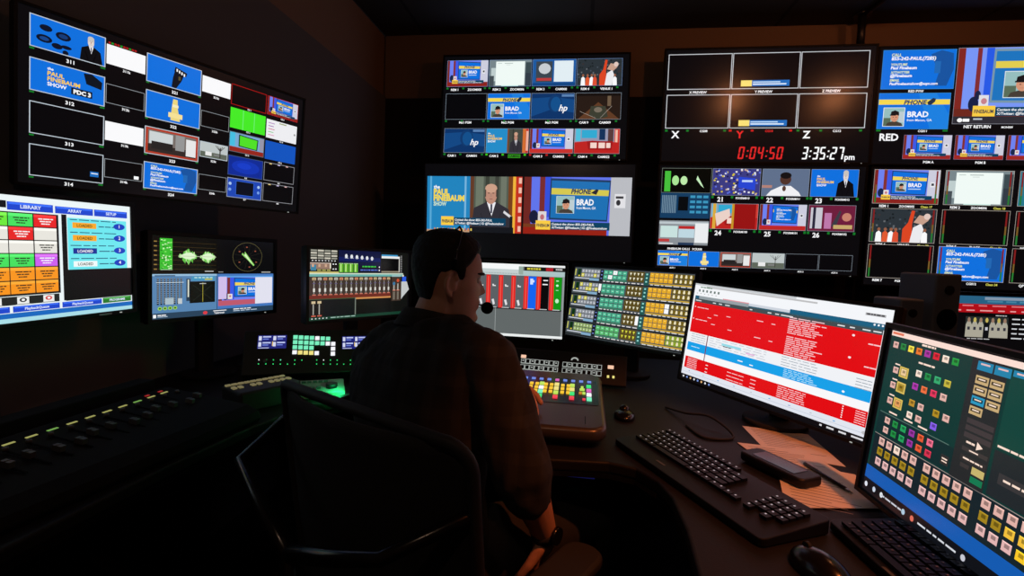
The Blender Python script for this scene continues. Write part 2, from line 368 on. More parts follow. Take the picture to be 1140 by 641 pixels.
def park(c):
    c.r(0,0,1,1,(190,198,198)); c.r(0,.62,1,1,(96,104,92)); c.line(.72,.9,.72,.2,(60,58,56),.004)
    for a in (.55,.62,.8,.88): c.line(.72,.45,a,.12,(70,68,66),.002)
    c.r(.2,.6,.42,.85,(235,235,235)); c.r(.5,.7,.7,.8,(130,130,130))
def tree_logo(c):
    c.r(0,0,1,1,BL); c.poly([(.44,.9),(.46,.4),(.48,.1),(.56,.1),(.57,.45),(.62,.9)],(235,215,130)); c.r(.4,.62,.66,.8,(245,225,150)); c.r(.47,.3,.58,.4,(245,235,190))
def objects_card(c):
    c.r(0,0,1,1,BL)
    for x,y,a,b in ((.2,.32,.08,.1),(.42,.42,.1,.13),(.18,.66,.1,.12),(.34,.78,.07,.09),(.46,.74,.07,.06),(.45,.92,.04,.08)): c.e(x,y,a,b,(12,20,40))
    c.e(.42,.42,.06,.07,(20,60,120)); c.e(.18,.66,.06,.06,(24,70,140)); suitman(c.sub(.6,.12,.98,1.0))
def torch(c):
    c.r(0,0,1,1,BL); c.poly([(.44,.95),(.46,.6),(.5,.28),(.68,.3),(.62,.65),(.52,.98)],(16,22,34)); c.poly([(.5,.18),(.72,.3),(.7,.45),(.48,.36)],(24,26,30))
    for i in range(4): c.r(.52+i*.045,.24+i*.035,.545+i*.045,.34+i*.035,W)
    c.r(.56,.5,.6,.64,(90,80,50))
def helmet(c):
    c.e(.5,.5,.42,.42,(14,20,30)); 
# label row helper
def lab(c, t, u, v, h, col=W, al='c', wmax=None): c.t(t,u,v,h,col,al,wmax,.03)
def tile(c, fn, u0,v0,u1,v1, frame=(190,200,210), t=.0022):
    s=c.sub(u0,v0,u1,v1)
    if fn: fn(s)
    else: s.r(0,0,1,1,(7,7,10))
    if frame: s.frame(0,0,1,1,frame,t)
GRN=(20,120,40)
def c_multi_left(c):
    rows=[0.0,.265,.53,.795]; hh=.205
    A=[objects_card,lambda s:logo(s,BL,True),None,None]
    for i,v in enumerate(rows):
        tile(c,A[i],0,v+(.005 if i==0 else 0),.204,v+.2)
        lab(c,'31%d'%(i+1),.105,v+.241,.022)
        c.r(0,v+.205,.012,v+.215,GRN); c.r(.19,v+.205,.204,v+.215,GRN)
    tile(c,lambda s:(logo(s,BL,True),),0,.265,.204,.465)
    c.poly([(.142,.28),(.165,.272),(.196,.31),(.194,.36),(.15,.345)],(14,22,34))
    c.r(.165,.95-.03,.19,.955,(30,110,190)); c.r(.168,.93,.188,.936,W)
    B=[1,0,1,0]
    for i,v in enumerate([.04,.303,.557,.816]):
        s=(0.207,v,.33,v+.13)
        if B[i]: c.r(*s,W)
        else: c.r(*s,(6,6,8)); c.frame(*s,(150,155,160),.0014)
        lab(c,'31%dk'%(i+1),.27,v+.157,.016)
    for k in range(10): c.r(.212+k*.009,.022,.219+k*.009,.034,[(180,30,30),(30,150,40)][k%3==1])
    c.r(.302,.912,.318,.935,W)
    for i,(v,fn) in enumerate([(.01,torch),(.268,tree_logo),(.53,room),(.79,info)]):
        tile(c,fn,.334,v,.536,v+.2); lab(c,'32%d'%(i+1),.435,v+.238,.021); c.r(.334,v+.203,.344,v+.212,GRN); c.r(.526,v+.203,.536,v+.212,GRN)
    for i,(v,f) in enumerate([(.04,'w'),(.312,0),(.555,park),(.82,0)]):
        s=(.54,v,.66,v+.125)
        if f=='w': c.r(*s,W)
        elif f: tile(c,f,*s)
        else: c.r(*s,(6,6,8)); c.frame(*s,(150,155,160),.0014)
        lab(c,'32%dk'%(i+1),.6,v+.155,.016)
    R5=[(.03,None,(170,20,20)),(.222,'g',0),(.42,greenset,(90,100,110)),(.62,'b',(60,80,120)),(.81,'c',(150,160,180))]
    for i,(v,f,fr) in enumerate(R5):
        s=c.sub(.664,v,.832,v+.168)
        if f=='g':
            s.r(0,0,1,1,(70,235,40)); s.r(.34,0,.365,1,(110,240,110)); s.r(.66,0,.685,1,(110,240,110))
        elif f=='b': s.r(0,0,1,1,(16,44,150)); s.e(.5,.5,.4,.34,(20,54,180)); s.e(.45,.45,.2,.16,(24,62,200))
        elif f=='c':
            s.r(0,0,1,1,(30,70,180)); s.r(.24,.12,.76,.85,(8,14,30)); s.frame(.24,.12,.76,.85,(60,110,220),.0014)
            for a in (.08,.9):
                s.e(a,.3,.04,.08,(170,200,240)); s.e(a,.6,.04,.08,(120,160,230))
        elif f: f(s)
        else: s.r(0,0,1,1,(7,7,10))
        if fr: s.frame(0,0,1,1,fr,.0022)
        lab(c,'CS %d'%(2*i+1) if i<3 else '8.%d'%(2*i-1),.75,v+.183,.013)
    R6=[(.03,studio,(170,20,20)),(.235,'w',0),(.427,'b',0),(.62,None,(150,150,155)),(.81,None,(150,150,155))]
    for i,(v,f,fr) in enumerate(R6):
        s=c.sub(.838,v,1.003,v+.165)
        if f=='w':
            s.r(0,0,1,1,(238,238,242)); s.r(.4,.06,.64,.12,(160,170,120))
            for k in range(5): s.r(.06,.16+k*.16,.26-.03*(k%2),.2+k*.16,[(170,120,190),(150,80,170),(200,90,120),(120,200,130),(220,140,180)][k])
            s.e(.93,.5,.03,.06,(150,150,150))
        elif f=='b': s.r(0,0,1,1,(18,84,190))
        elif f: f(s)
        else:
            s.r(0,0,1,1,(7,7,10))
            for k in range(3): s.r(.16+k*.27,.03,.24+k*.27,.08,[(230,200,120),(200,190,230),(230,180,180)][k])
        if fr: s.frame(0,0,1,1,fr,.0018)
        lab(c,'CS %d'%(2*i+2) if i<3 else '8.%d'%(2*i),.92,v+.183,.013)
def c_multi_centre(c):
    cu=[0,.243,.49,.737,.99]
    for r_,(v0,v1,fs) in enumerate([(.01,.283,[studio,page,lambda s:(s.r(0,0,1,1,(30,90,160)),s.r(.08,.08,.46,.85,(60,70,80)),s.e(.28,.35,.14,.2,(200,205,210)),s.r(.1,.7,.44,.8,(190,60,60)),s.r(.5,.06,.94,.84,(226,238,244)),s.r(0,.88,1,1,(20,70,130))),ball]),
        (.355,.622,[None,card,hp,diamond]),(.715,.965,[hp,hoststill,lambda s:studio(s,False,(200,50,45)),tvset])]):
        for i in range(4):
            tile(c,fs[i],cu[i]+.002,v0,cu[i+1]-.004,v1,(150,165,180) if r_ else (120,150,200),.0016)
            a=[['REM 1','REM 2','REM 3','REM 4'],['ME1 PGM','ME2 PGM','ME3 PGM','CAM 9'],['CAM 1','CAM 2','CAM 3','CAM 4']][r_][i]
            b=[['ZOOM005','ZOOM006','CAM008','VENUE 1'],['','','','CAM009'],['CAM001','CAM002','CAM003','CAM022']][r_][i]
            lab(c,a,cu[i]+(.05 if b else .12),v1+.042,.022)
            if b: lab(c,b,cu[i]+.165,v1+.042,.022)
            g=(60,200,30) if (r_==2 and i==1) else (190,30,30) if (r_==2 and i==2) else GRN
            for x in (.008,.1,.225): c.r(cu[i]+x-.006,v1+.008,cu[i]+x+.006,v1+.026,g)
            if r_==2 and i==1: c.r(cu[i]+.13,v1+.012,cu[i]+.2,v1+.05,(50,150,30)); lab(c,b,cu[i]+.165,v1+.042,.022,(20,40,20))
def c_prog(c):
    s=c.sub(0,0,.48,1); s.r(0,0,1,1,(34,132,190)); s.r(.03,0,.05,1,(90,170,215)); s.r(.4,0,.42,1,(120,180,220))
    s.t('the',.07,.22,.06,W,'l',None,.03,.15); s.t('PAUL',.07,.33,.1,(240,215,80),'l',.17,.05); s.t('FINEBAUM',.07,.44,.1,(240,215,80),'l',.33,.05); s.t('SHOW',.07,.53,.07,(200,225,200),'l',.14,.04)
    s.r(.46,0,.92,1,(84,92,80)); s.r(.46,0,.5,1,(100,60,40)); s.r(.52,0,.6,.7,(110,120,104)); s.r(.62,0,.66,1,(60,66,56)); s.r(.72,0,.76,1,(62,66,58)); s.r(.78,0,.84,.9,(110,118,104))
    s.r(.86,0,.905,1,(120,64,30)); s.r(.905,0,.935,1,(240,180,60)); s.r(.935,0,1,1,(196,50,34))
    for k in range(6): s.r(.965,.02+k*.17,.995,.12+k*.17,(240,190,170))
    suitman(s.sub(.42,.12,.94,1.0),True)
    s.poly([(.82,.6),(.9,.7),(.89,.74),(.81,.64)],(220,220,225)); s.r(.88,.7,.91,.95,(30,30,34))
    s.r(0,.96,.5,1,(190,150,120)); badge(s,.155,.72,.84,.88,.29); s.r(.46,.9,.92,1,(22,24,30))
    for k in range(14): s.r(.08+k*.03,.93,.095+k*.03,.975,[(225,130,50),(230,200,90),(180,90,60)][k%3])
    c.r(.48,0,.49,1,(20,14,14))
    s=c.sub(.49,0,1,1); s.r(0,0,1,1,(96,116,235)); s.r(0,0,.07,.88,(110,38,34)); s.r(.15,0,.2,.72,(120,44,48)); s.r(.2,0,.26,.7,(50,80,220))
    s.poly([(.25,.02),(.81,.05),(.79,.76),(.245,.74)],(30,60,100)); s.poly([(.262,.06),(.8,.085),(.782,.73),(.258,.71)],(28,112,180))
    s.poly([(.262,.19),(.796,.22),(.792,.32),(.261,.3)],(214,200,80)); s.t('PHONE',.54,.285,.08,(30,50,90),'c',.19,.04,.2); s.poly([(.63,.27),(.68,.2),(.7,.22),(.68,.3)],(40,40,50))
    s.r(.31,.33,.48,.63,(210,225,235)); portrait(s.sub(.315,.335,.475,.625)); s.t('BRAD',.5,.48,.1,W,'l',.16,.03); s.t('from Macon, GA',.5,.55,.045,W,'l',.18,.01)
    s.r(.81,0,1,1,(186,188,194)); s.r(.85,.28,.95,.52,(226,226,230)); s.r(.86,.32,.93,.36,(60,60,64)); s.e(.885,.43,.02,.05,(50,50,54))
    s.r(0,.88,.79,1,(150,34,22)); s.r(0,.82,.3,.88,(120,60,30)); s.e(.1,.7,.045,.12,(24,30,60)); s.r(.14,.6,.22,.8,(220,215,215)); s.e(.18,.7,.02,.05,(190,110,120)); badge(s,.12,.76,.815,.92,.26)
def seg7(c, txt, u, v, h, col, adv, th=.12, sh=.12):
    a=c.asp(); S={'0':'abcdef','1':'bc','2':'abged','3':'abgcd','4':'fgbc','5':'afgcd','6':'afgedc','7':'abc','8':'abcdefg','9':'abcdfg'}
    w=h*.44/a; t=h*th
    def q(x0,y0,x1,y1):
        pts=[(x0,y0),(x1,y0),(x1,y1),(x0,y1)]; c.poly([(x+(v-y)*sh/a,y) for x,y in pts],col)
    tx=t/a; g=h*.03
    for ch in txt:
        if ch==':':
            q(u+w*.1,v-h*.3,u+w*.1+tx,v-h*.3+t); q(u+w*.1,v-h*.72,u+w*.1+tx,v-h*.72+t); u+=adv*.5; continue
        for s in S[ch]:
            if s=='a': q(u+tx*.6,v-h,u+w-tx*.6,v-h+t)
            if s=='g': q(u+tx*.6,v-h/2-t/2,u+w-tx*.6,v-h/2+t/2)
            if s=='d': q(u+tx*.6,v-t,u+w-tx*.6,v)
            if s=='f': q(u,v-h+g,u+tx,v-h/2-g)
            if s=='b': q(u+w-tx,v-h+g,u+w,v-h/2-g)
            if s=='e': q(u,v-h/2+g,u+tx,v-g)
            if s=='c': q(u+w-tx,v-h/2+g,u+w,v-g)
        u+=adv
def c_preview(c):
    cu=[0,.329,.665,.995]; fr=(205,208,214)
    for v0,v1 in ((.008,.338),(.385,.70)):
        for i in range(3):
            c.r(cu[i],v0,cu[i+1]-.006,v1,(9,8,11)); c.frame(cu[i],v0,cu[i+1]-.004,v1,fr,.0045)
        y=v0+(v1-v0)*.76; c.r(.375,y,.43,y+.055,(250,225,120)); c.r(.43,y,.615,y+.055,(30,110,190)); c.r(.435,y+.012,.57,y+.022,(200,225,245)); c.r(.435,y+.03,.6,y+.042,(220,235,250))
    for i,t in enumerate(('X PREVIEW','Y PREVIEW','Z PREVIEW')): lab(c,t,.16+.33*i,.375,.022,W,'c')
    for i,(t,k,cg) in enumerate((('X',W,'CG08'),('Y',(225,40,40),'CG10'),('Z',W,'CG12'))):
        lab(c,t,.055+.33*i,.79,.065,k); lab(c,cg,.2+.33*i,.735,.02,k)
        g=(200,30,30) if i==1 else GRN
        for x in (.0,.11,.3): c.r(cu[i]+x,.712,cu[i]+x+.014,.73,g)
    seg7(c,'0:04:50',.38,.985,.115,(225,40,40),.0385); seg7(c,'3:35:27',.695,.985,.115,W,.0345); lab(c,'pm',.905,.985,.05,W,'l')
def ui(c, k=0):
    c.r(0,0,1,1,(20,60,96)); rd=random.Random(k)
    for i in range(10): c.r(.03+.03*i,.1,.045+.03*i,.8,(120,150,170))
    c.r(.36,.15,.56,.7,(6,10,14))
    for r_ in range(4):
        for q in range(3): c.r(.6+.13*q,.1+.2*r_,.7+.13*q,.2+.2*r_,(60,150,190))
def c_sources(c):
    s=c.sub(0,0,.258,.245); s.r(0,0,1,1,(6,8,6)); s.r(.06,.12,.18,.95,(70,190,60)); s.e(.28,.5,.07,.2,(170,230,150)); s.e(.45,.5,.07,.18,(190,235,170)); s.poly([(.72,.3),(.86,.8),(.8,.7),(.7,.45)],(200,240,190)); s.frame(0,0,1,1,(120,130,120),.002)
    ui(c.sub(0,.245,.258,.5))
    s=c.sub(0,.525,.258,1-.23); s.r(0,0,1,1,(140,146,152)); s.r(0,.05,1,.14,(190,200,205)); s.r(.03,.22,.38,.7,(200,225,222)); s.r(.4,.22,.72,.34,(190,40,40)); s.r(.4,.34,.72,.7,(190,215,225)); s.r(.73,.1,1,.9,(235,238,240)); s.r(.0,.76,.22,.88,(190,60,60)); s.r(.02,.94,.3,.97,W); s.r(.4,.9,.72,1,(40,60,90))
    lab(c,'FINEBAUM CALLS   PCR308',.14,.82,.02,W,'c',.19)
    U=[.263,.515,.757,.995]; F=[[crowd,presser,lambda s:(s.r(0,0,1,1,BL),logo(s.sub(-.05,.1,.75,.8),None),suitman(s.sub(.5,.02,.96,1)))],[lambda s:(tvset(s),s.r(.45,0,.5,1,(200,150,40)),s.r(.5,0,.95,1,(150,20,20)),s.r(.05,0,.12,1,(220,170,60)),s.poly([(.1,.4),(.4,.2),(.42,.5),(.15,.9)],(235,210,200))),lambda s:(studio(s,False,(190,40,40)),info(s.sub(.3,.1,.78,.66))),lambda s:(s.r(0,0,1,1,(110,30,60)),s.r(.05,.1,.3,.9,(200,200,210)),s.r(.1,.1,.16,.9,(40,40,60)),s.r(.35,.3,.5,.9,(190,120,170)),s.e(.82,.45,.1,.16,(200,130,110)),s.poly([(.5,.8),(.66,.2),(.7,.25),(.6,.85)],(60,60,70)),s.r(.55,.75,.95,.9,(200,170,110)))]]
    for r_,(v0,v1) in enumerate(((.0,.265),(.345,.6))):
        for i in range(3):
            tile(c,F[r_][i],U[i],v0,U[i+1]-.008,v1,(140,150,165),.0018)
            lab(c,str(21+i+3*r_),U[i]+.045,v1+.062,.045); lab(c,'FOXRM10%d'%i if r_ else 'FOXRM01%d'%i,U[i]+.16,v1+.035,.019)
            for x in (.0,.1,.225): c.r(U[i]+x,v1+.006,U[i]+x+.012,v1+.03,GRN)
    X=[0,.163,.327,.492,.66,.828,.995]
    for i,fn in enumerate((lambda s:card(s,False),tree_logo,room,park,None,None)):
        tile(c,fn,X[i],.83,X[i+1]-.004,.985,(140,150,160),.0016); lab(c,'AUX %d'%(i+1),X[i]+.08,1.012,.014)
def c_red(c):   # u runs over the full width, the picture shows its left two fifths
    tile(c,info,.003,.008,.33,.345,(60,140,200)); lab(c,'RED PVW',.165,.372,.02)
    tile(c,card,.0,.378,.322,.69,(60,140,200)); lab(c,'CG011',.21,.715,.018); lab(c,'RED',.018,.79,.06,W,'l')
    c.r(0,.695,.02,.71,GRN); c.r(.3,.695,.322,.71,GRN)
    s=c.sub(.338,.0,.99,.645); s.r(0,0,1,1,(120,150,245)); s.r(0,0,.05,1,(130,40,34)); s.r(.13,0,.16,.8,(130,46,50)); s.r(.19,0,.24,.7,(40,90,230))
    s.poly([(.24,.02),(.97,.02),(.97,.74),(.235,.72)],(120,150,170)); s.poly([(.255,.05),(.955,.05),(.955,.7),(.25,.69)],(30,116,190)); s.r(.255,.18,.955,.27,(226,205,80)); s.t('PHONE',.6,.26,.07,(26,56,100),'c',.3,.04,.2)
    s.r(.32,.31,.55,.66,(220,230,235)); portrait(s.sub(.325,.32,.545,.65)); s.t('BRAD',.58,.48,.1,W,'l',.2,.03)
    s.r(0,.8,1,.9,(110,40,30)); s.e(.13,.74,.035,.1,(24,34,70)); s.e(.155,.62,.02,.06,(24,34,70)); s.r(.165,.62,.23,.8,(225,225,230)); s.e(.2,.7,.02,.04,(200,130,140))
    badge(s,.13,.76,.95,.9,.28); s.r(0,.9,1,1,(48,46,54)); s.r(.03,.92,.12,.98,(14,14,16)); s.e(.05,.95,.018,.028,W); s.r(.07,.93,.115,.97,W); s.r(.14,.925,.2,.945,(190,200,210)); s.frame(0,0,1,1,(150,150,160),.002)
    lab(c,'NET RETURN',.45,.68,.025); lab(c,'MON009',.58,.68,.016)
    for i in range(4):
        u=.13+i*.23; tile(c,lambda s:studio(s,i<2,(160,40,36)),u,.74,u+.216,.95,(120,110,140),.0018); lab(c,['PGM A','PGM B','PGM C','PGM D'][i],u+.12,.985,.02)
def c_rem(c):
    U=[.002,.325,.65]; V=[.01,.335,.64]
    F=[[studio,page,lambda s:(s.r(0,0,1,1,(40,120,140)),s.r(.1,.1,.5,.8,(60,160,180)),s.r(.1,.82,.5,.95,BL))],[ball,None,None],[None,info,None]]
    names=[['REM 1','REM 2','REM 3'],['REM 4','REM 5','REM 6'],['REM 7','REM 8','QP']]; n2=[['ZOOM005','ZOOM006','ZOOM007'],['VENUE1','BLACK','BLACK'],['PGM14','CG012','BLACK']]
    for r_ in range(3):
        for i in range(3):
            u,v=U[i],V[r_]; s=c.sub(u,v,u+.3,v+.285)
            if F[r_][i]: F[r_][i](s)
            else: s.r(0,0,1,1,(7,7,9))
            for x in (.03,.94): s.r(x,.03,x+.025,.45,(130,30,30)); s.r(x,.45,x+.025,.7,(120,90,40)); s.r(x,.7,x+.025,.97,(40,120,50))
            s.frame(0,0,1,1,(180,170,160),.0022)
            lab(c,names[r_][i],u+.055,v+.315,.02); lab(c,n2[r_][i],u+.16,v+.315,.018); lab(c,'Clean %d'%(17+i+3*r_),u+.25,v+.315,.017,(220,215,90))
def c_playout(c):   # bank of coloured clip keys, tabs and a cyan list
    c.r(-.68,0,1.04,1,(236,246,248)); c.r(-.68,.955,1.04,1.0,(170,222,232)); c.r(-.68,.925,1.04,.965,(24,104,190)); c.r(-.3,.045,.055,.1,(16,16,22))
    def tab(u0,u1,v0,v1,t,k=(30,70,205)):
        c.r(u0,v0,u1,v1,k); c.r(u0+.01,v0+.004,u1-.01,v0+(v1-v0)*.3,tuple(min(255,int(x*1.35)+20) for x in k)); c.t(t,(u0+u1)/2,v1-(v1-v0)*.28,(v1-v0)*.42,(220,230,255),'c',(u1-u0)*.7,.03)
    tab(.06,.375,.05,.115,'LIBRARY'); tab(.39,.695,.055,.115,'ARRAY'); tab(.705,1.01,.055,.115,'SETUP')
    c.r(-.5,.128,.412,.79,(24,22,22))
    CU=[-.28,-.105,.063,.233]; V=[.137,.245,.352,.458,.566,.675,.782]
    G=(70,225,95); R=(232,36,36); O=(250,150,30); E_=(232,230,222); P=(205,95,240); L=(110,235,60)
    T=[[L,L,G,R],[E_,E_,R,E_],[E_,E_,E_,E_],[G,G,G,P],[O,O,O,O],[O,O,O,O]]
    for r_ in range(6):
        for i in range(4):
            s=c.sub(CU[i],V[r_],CU[i]+.162,V[r_+1]-.008); s.r(0,0,1,1,T[r_][i]); s.r(0,0,1,.22,tuple(min(255,x+25) for x in T[r_][i]))
            if T[r_][i] is E_ and not(r_==2 and i==3): continue
            k=W if T[r_][i] in (R,P) else (40,40,30)
            for q in range(3): s.words(.2+.06*q,.3+.2*q,.86-.08*q,.39+.2*q,k,r_*7+i+q,3)
    c.r(-.5,.795,.40,.862,(34,36,36))
    for i,k in enumerate(((235,150,70),(40,40,40),(220,60,60))):
        u=[-.08,.1,.28][i]; c.r(u,.80,u+.08,.856,(238,240,238)); c.e(u+.04,.825,.025,.018,k); c.e(u+.04,.825,.012,.009,W); c.r(u-.01,.857,u+.09,.861,(150,150,150))
    c.r(.435,.12,.475,.86,(14,12,14)); c.r(.45,.595,1.04,.865,(10,9,11))
    c.r(.48,.12,1.0,.595,(110,232,240)); c.r(.48,.12,1.0,.145,(225,245,250))
    for i,(v,k) in enumerate(((.2,(250,170,40)),(.31,(250,170,40)),(.425,(24,50,150)),(.54,(240,250,250)))):
        c.words(.5,v-.045,.9,v-.037,(40,90,120),i,5); c.r(.52,v-.018,.72,v+.032,k); c.t('LOADED',.62,v+.02,.024,(60,50,20) if i!=2 else W,'c',.14); c.words(.74,v+.005,.96,v+.014,(40,90,120),i+9,3)
        c.e(.93,v+.002+.0,.055,.03,(26,64,190)); c.t(str(i+1),.93,v+.014,.03,W,'c')
    for i in range(3): tab(-.28+i*.35,.05+i*.35,.872,.92,'PlaybackQueue')
    tab(.76,1.03,.868,.918,'PROGRAMS',(40,120,40))
def c_scope(c):
    c.r(0,0,.478,.455,(12,11,9)); c.r(.482,0,1,.455,(11,11,13))
    for i in range(7): c.r(.02,.07+.055*i,.47,.0735+.055*i,(74,58,30)); c.r(.015,.065+.055*i,.035,.078+.055*i,(150,120,60))
    c.r(.055,.03,.14,.41,(60,190,50)); rd=random.Random(3)
    for i in range(60): u=.057+rd.random()*.07; v=.04+rd.random()*.35; c.r(u,v,u+.012,v+.012,rd.choice([(140,240,110),(210,250,190),(30,120,30)]))
    for cx_,w_,h_ in ((.25,.062,.105),(.40,.055,.085)):
        for j in range(34):
            x=cx_+(rd.random()*2-1)*w_; sp=max(.12,1-abs(x-cx_-w_*.1*(1-2*(j%2)))/w_)**.6; up=h_*sp*rd.uniform(.55,1.05); dn=h_*sp*rd.uniform(.5,1.1)
            c.poly([(x-.008,.24+dn*.6),(x-.003,.24-up*.8),(x+.004,.24-up),(x+.009,.24-up*.4),(x+.006,.24+dn)],[(96,190,70),(140,215,110),(190,238,160)][j%3])
        c.poly([(cx_-w_,.238),(cx_-w_*.3,.20),(cx_+w_*.4,.19),(cx_+w_*1.05,.238),(cx_+w_*.3,.28),(cx_-w_*.3,.27)],(222,246,205))
    c.r(.18,.235,.47,.242,(190,200,170)); c.r(.38,.42,.45,.432,(190,190,190)); c.r(.06,.405,.14,.41,(200,220,200))
    n=40
    for i in range(n): a0=2*pi*i/n; a1=2*pi*(i+1)/n; c.line(.745+.135*cos(a0),.225+.2*sin(a0),.745+.135*cos(a1),.225+.2*sin(a1),(120,112,70),.0009)
    for a in range(6): q=pi*a/6+.2; c.line(.745+.125*cos(q),.225+.185*sin(q),.745-.125*cos(q),.225-.185*sin(q),(58,54,44),.0006)
    for q in (.5,1.4,2.6,3.7,4.6,5.6): c.r(.74+.09*cos(q),.22+.14*sin(q),.755+.09*cos(q),.235+.14*sin(q),(150,80,60))
    c.poly([(.69,.19),(.7,.17),(.715,.2),(.72,.15),(.81,.335),(.8,.35),(.735,.25)],(150,220,110)); c.poly([(.715,.2),(.725,.18),(.795,.33),(.75,.26)],(225,245,200))
    c.r(.88,.43,.97,.445,(170,170,170)); c.r(.49,.43,.53,.44,(140,140,140))
    c.r(0,.46,.478,.93,(86,132,178)); c.r(0,.46,.478,.485,(150,190,220)); c.r(.02,.475,.16,.485,(20,40,70))
    for i in range(8): c.r(.035+.023*i,.51,.048+.023*i,.83,(24,34,44)); 
    for i in range(8):
        for k in range(14): c.r(.036+.023*i,.515+.022*k,.047+.023*i,.524+.022*k,(150,160,170))
    c.r(.03,.56,.22,.565,(240,250,250)); c.r(.24,.52,.27,.8,(40,60,80)); c.r(.25,.53,.26,.75,(220,225,210)); c.r(.09,.75,.15,.83,(170,190,200)); c.r(.18,.76,.21,.83,(190,200,205))
    c.r(.265,.555,.462,.83,(10,12,12)); c.line(.365,.57,.365,.82,(190,180,60),.0015); c.line(.29,.6,.44,.8,(60,66,60),.0006); c.line(.44,.6,.29,.8,(60,66,60),.0006); c.r(.28,.49,.46,.545,(70,150,190))
    for k in range(5): c.r(.3+.03*k,.5,.322+.03*k,.515,(180,220,220)); c.r(.38,.52+.0*k,.44,.54,(190,190,80))
    c.r(.34,.58,.39,.588,(210,210,210))
    for k in range(4): c.e(.055+.035*k,.875,.015,.022,(150,210,80)); c.e(.055+.035*k,.875,.007,.01,(30,60,20))
    c.r(.482,.46,1,.93,(70,120,190)); studio(c.sub(.49,.5,.99,.89),False,(190,90,110)); c.r(.82,.5,.99,.89,(226,226,240)); c.r(.5,.49,.99,.51,(90,160,230)); c.r(.49,.5,.56,.8,(210,190,235))
    c.r(0,.93,1,1.0,(40,66,90)); c.r(.01,.945,.03,.985,W); c.words(.04,.95,.1,.962,W,1,2); c.words(.04,.97,.11,.98,(180,200,220),2,2); c.e(.385,.965,.018,.022,(220,60,70)); c.r(.45,.945,.56,.955,W); c.t('Tektronix',.5,.99,.025,W,'c',.12); c.words(.62,.94,.78,.952,W,4,4); c.words(.62,.965,.84,.975,(190,210,230),5,5)
def c_mixer(c):
    c.r(0,0,1.06,1,(16,18,16))
    for r_ in range(4):
        for i in range(4): c.r(.01+.064*i,.01+.035*r_,.066+.064*i,.033+.035*r_,[(150,150,138),(206,202,186)][(i+r_)%2])
    for i in range(8): c.r(.02+.03*i,.155,.034+.03*i,.168,(225,225,225))
    c.r(.005,.19,.2,.28,(150,120,104)); c.r(.005,.19,.2,.2,(210,190,180)); c.r(.01,.22,.06,.3,(60,130,160)); c.r(.21,.185,.26,.3,(20,22,22)); c.r(.188,.2,.198,.27,(245,240,220))
    for i in range(3): c.r(.07+.045*i,.285,.105+.045*i,.305,(170,170,90)); c.r(.02+.06*i,.21,.04+.06*i,.25,(206,168,140))
    for a in (.215,.24): c.r(a,.2,a+.013,.215,W); c.r(a,.27,a+.013,.285,W)
    c.r(0,.315,.28,.34,(206,190,110)); c.r(.275,.0,.725,.33,(8,18,60)); c.r(.275,.1,.725,.16,(10,26,90))
    for i in range(6): c.e(.35+.055*i,.085+.005*i,.014,.03,(225,228,235)); c.r(.335+.055*i,.11,.37+.055*i,.118,(190,195,205))
    for i in range(4): c.r(.278+.05*i,.2,.322+.05*i,.325,(90,170,30)); c.r(.29+.05*i,.205,.303+.05*i,.315,(190,235,140)); c.r(.278+.05*i,.19,.322+.05*i,.2,(170,210,140))
    c.r(.485,.22,.71,.33,(10,16,40)); c.words(.52,.225,.67,.245,(60,190,70),3,7); c.words(.5,.28,.69,.295,(90,120,230),4,8); c.e(.71,.24,.006,.012,W); c.e(.71,.29,.006,.012,W)
    c.r(.735,.04,.93,.065,(60,150,200)); c.r(.735,.065,.955,.1,(235,235,235)); c.r(.735,.1,.945,.3,(8,8,10)); c.r(.735,.3,.955,.325,(140,130,110)); c.r(.945,.1,.955,.32,(210,205,200))
    for i in range(12): c.r(.965,.05+.024*i,.985,.06+.024*i,(150,150,150))
    c.r(0,.335,1.0,.352,(206,220,200)); c.r(0,.352,1.0,.385,(104,176,170)); c.r(0,.385,.85,.66,(58,48,42)); c.r(0,.65,.85,.7,(110,40,30)); c.r(.86,.36,.975,.78,(66,52,44)); c.r(.86,.36,.975,.39,(150,190,190))
    for i in range(16):
        u=.025+.052*i; c.r(u,.4,u+.034,.435,[(220,190,140),(230,150,110),(214,206,190)][(i*5)%3]); c.r(u+.004,.415,u+.03,.425,(40,36,34)); c.r(u+.012,.45,u+.02,.63,(150,150,145)); c.r(u+.003,.475+.005*(i%3),u+.03,.487+.005*(i%3),(90,80,120)); c.r(u+.008,.55,u+.026,.6,(220,218,210)); c.r(u+.002,.635,u+.034,.65,(205,120,100))
    for i in range(2):
        u=.875+.048*i; c.r(u+.008,.5,u+.02,.6,(190,190,180)); c.e(u+.014,.45+.05*(1-i),.016,.028,[(60,120,160),(210,80,50)][i]); c.r(u,.6,u+.032,.615,(220,140,120)); c.r(u+.004,.63,u+.026,.76,(120,112,100))
    c.r(0,.7,.45,.71,(60,90,60)); c.r(.45,.7,.85,.725,(206,140,80)); c.r(.445,.7,.455,.955,(120,130,120)); c.r(.13,.715,.44,.955,(8,16,20)); c.r(.46,.73,.85,.955,(7,9,10))
    for i in range(2): u=.02+.055*i; c.r(u,.73,u+.036,.765,(210,190,150)); c.r(u+.012,.77,u+.022,.92,(170,168,160)); c.r(u,.93,u+.04,.945,(215,100,80))
    c.r(0,.955,.98,1.0,(20,60,44))
    for i in range(5): c.r(.02+.034*i,.968,.032+.034*i,.982,(230,232,235))
    c.words(.2,.968,.45,.98,(170,200,190),8,5)
    c.r(.99,.39,1.04,.47,(40,90,220)); c.poly([(.98,.47),(1.05,.47),(1.08,.6),(1.0,.72),(.98,.76)],(196,200,200)); c.r(.99,.36,1.01,.39,(220,220,200))
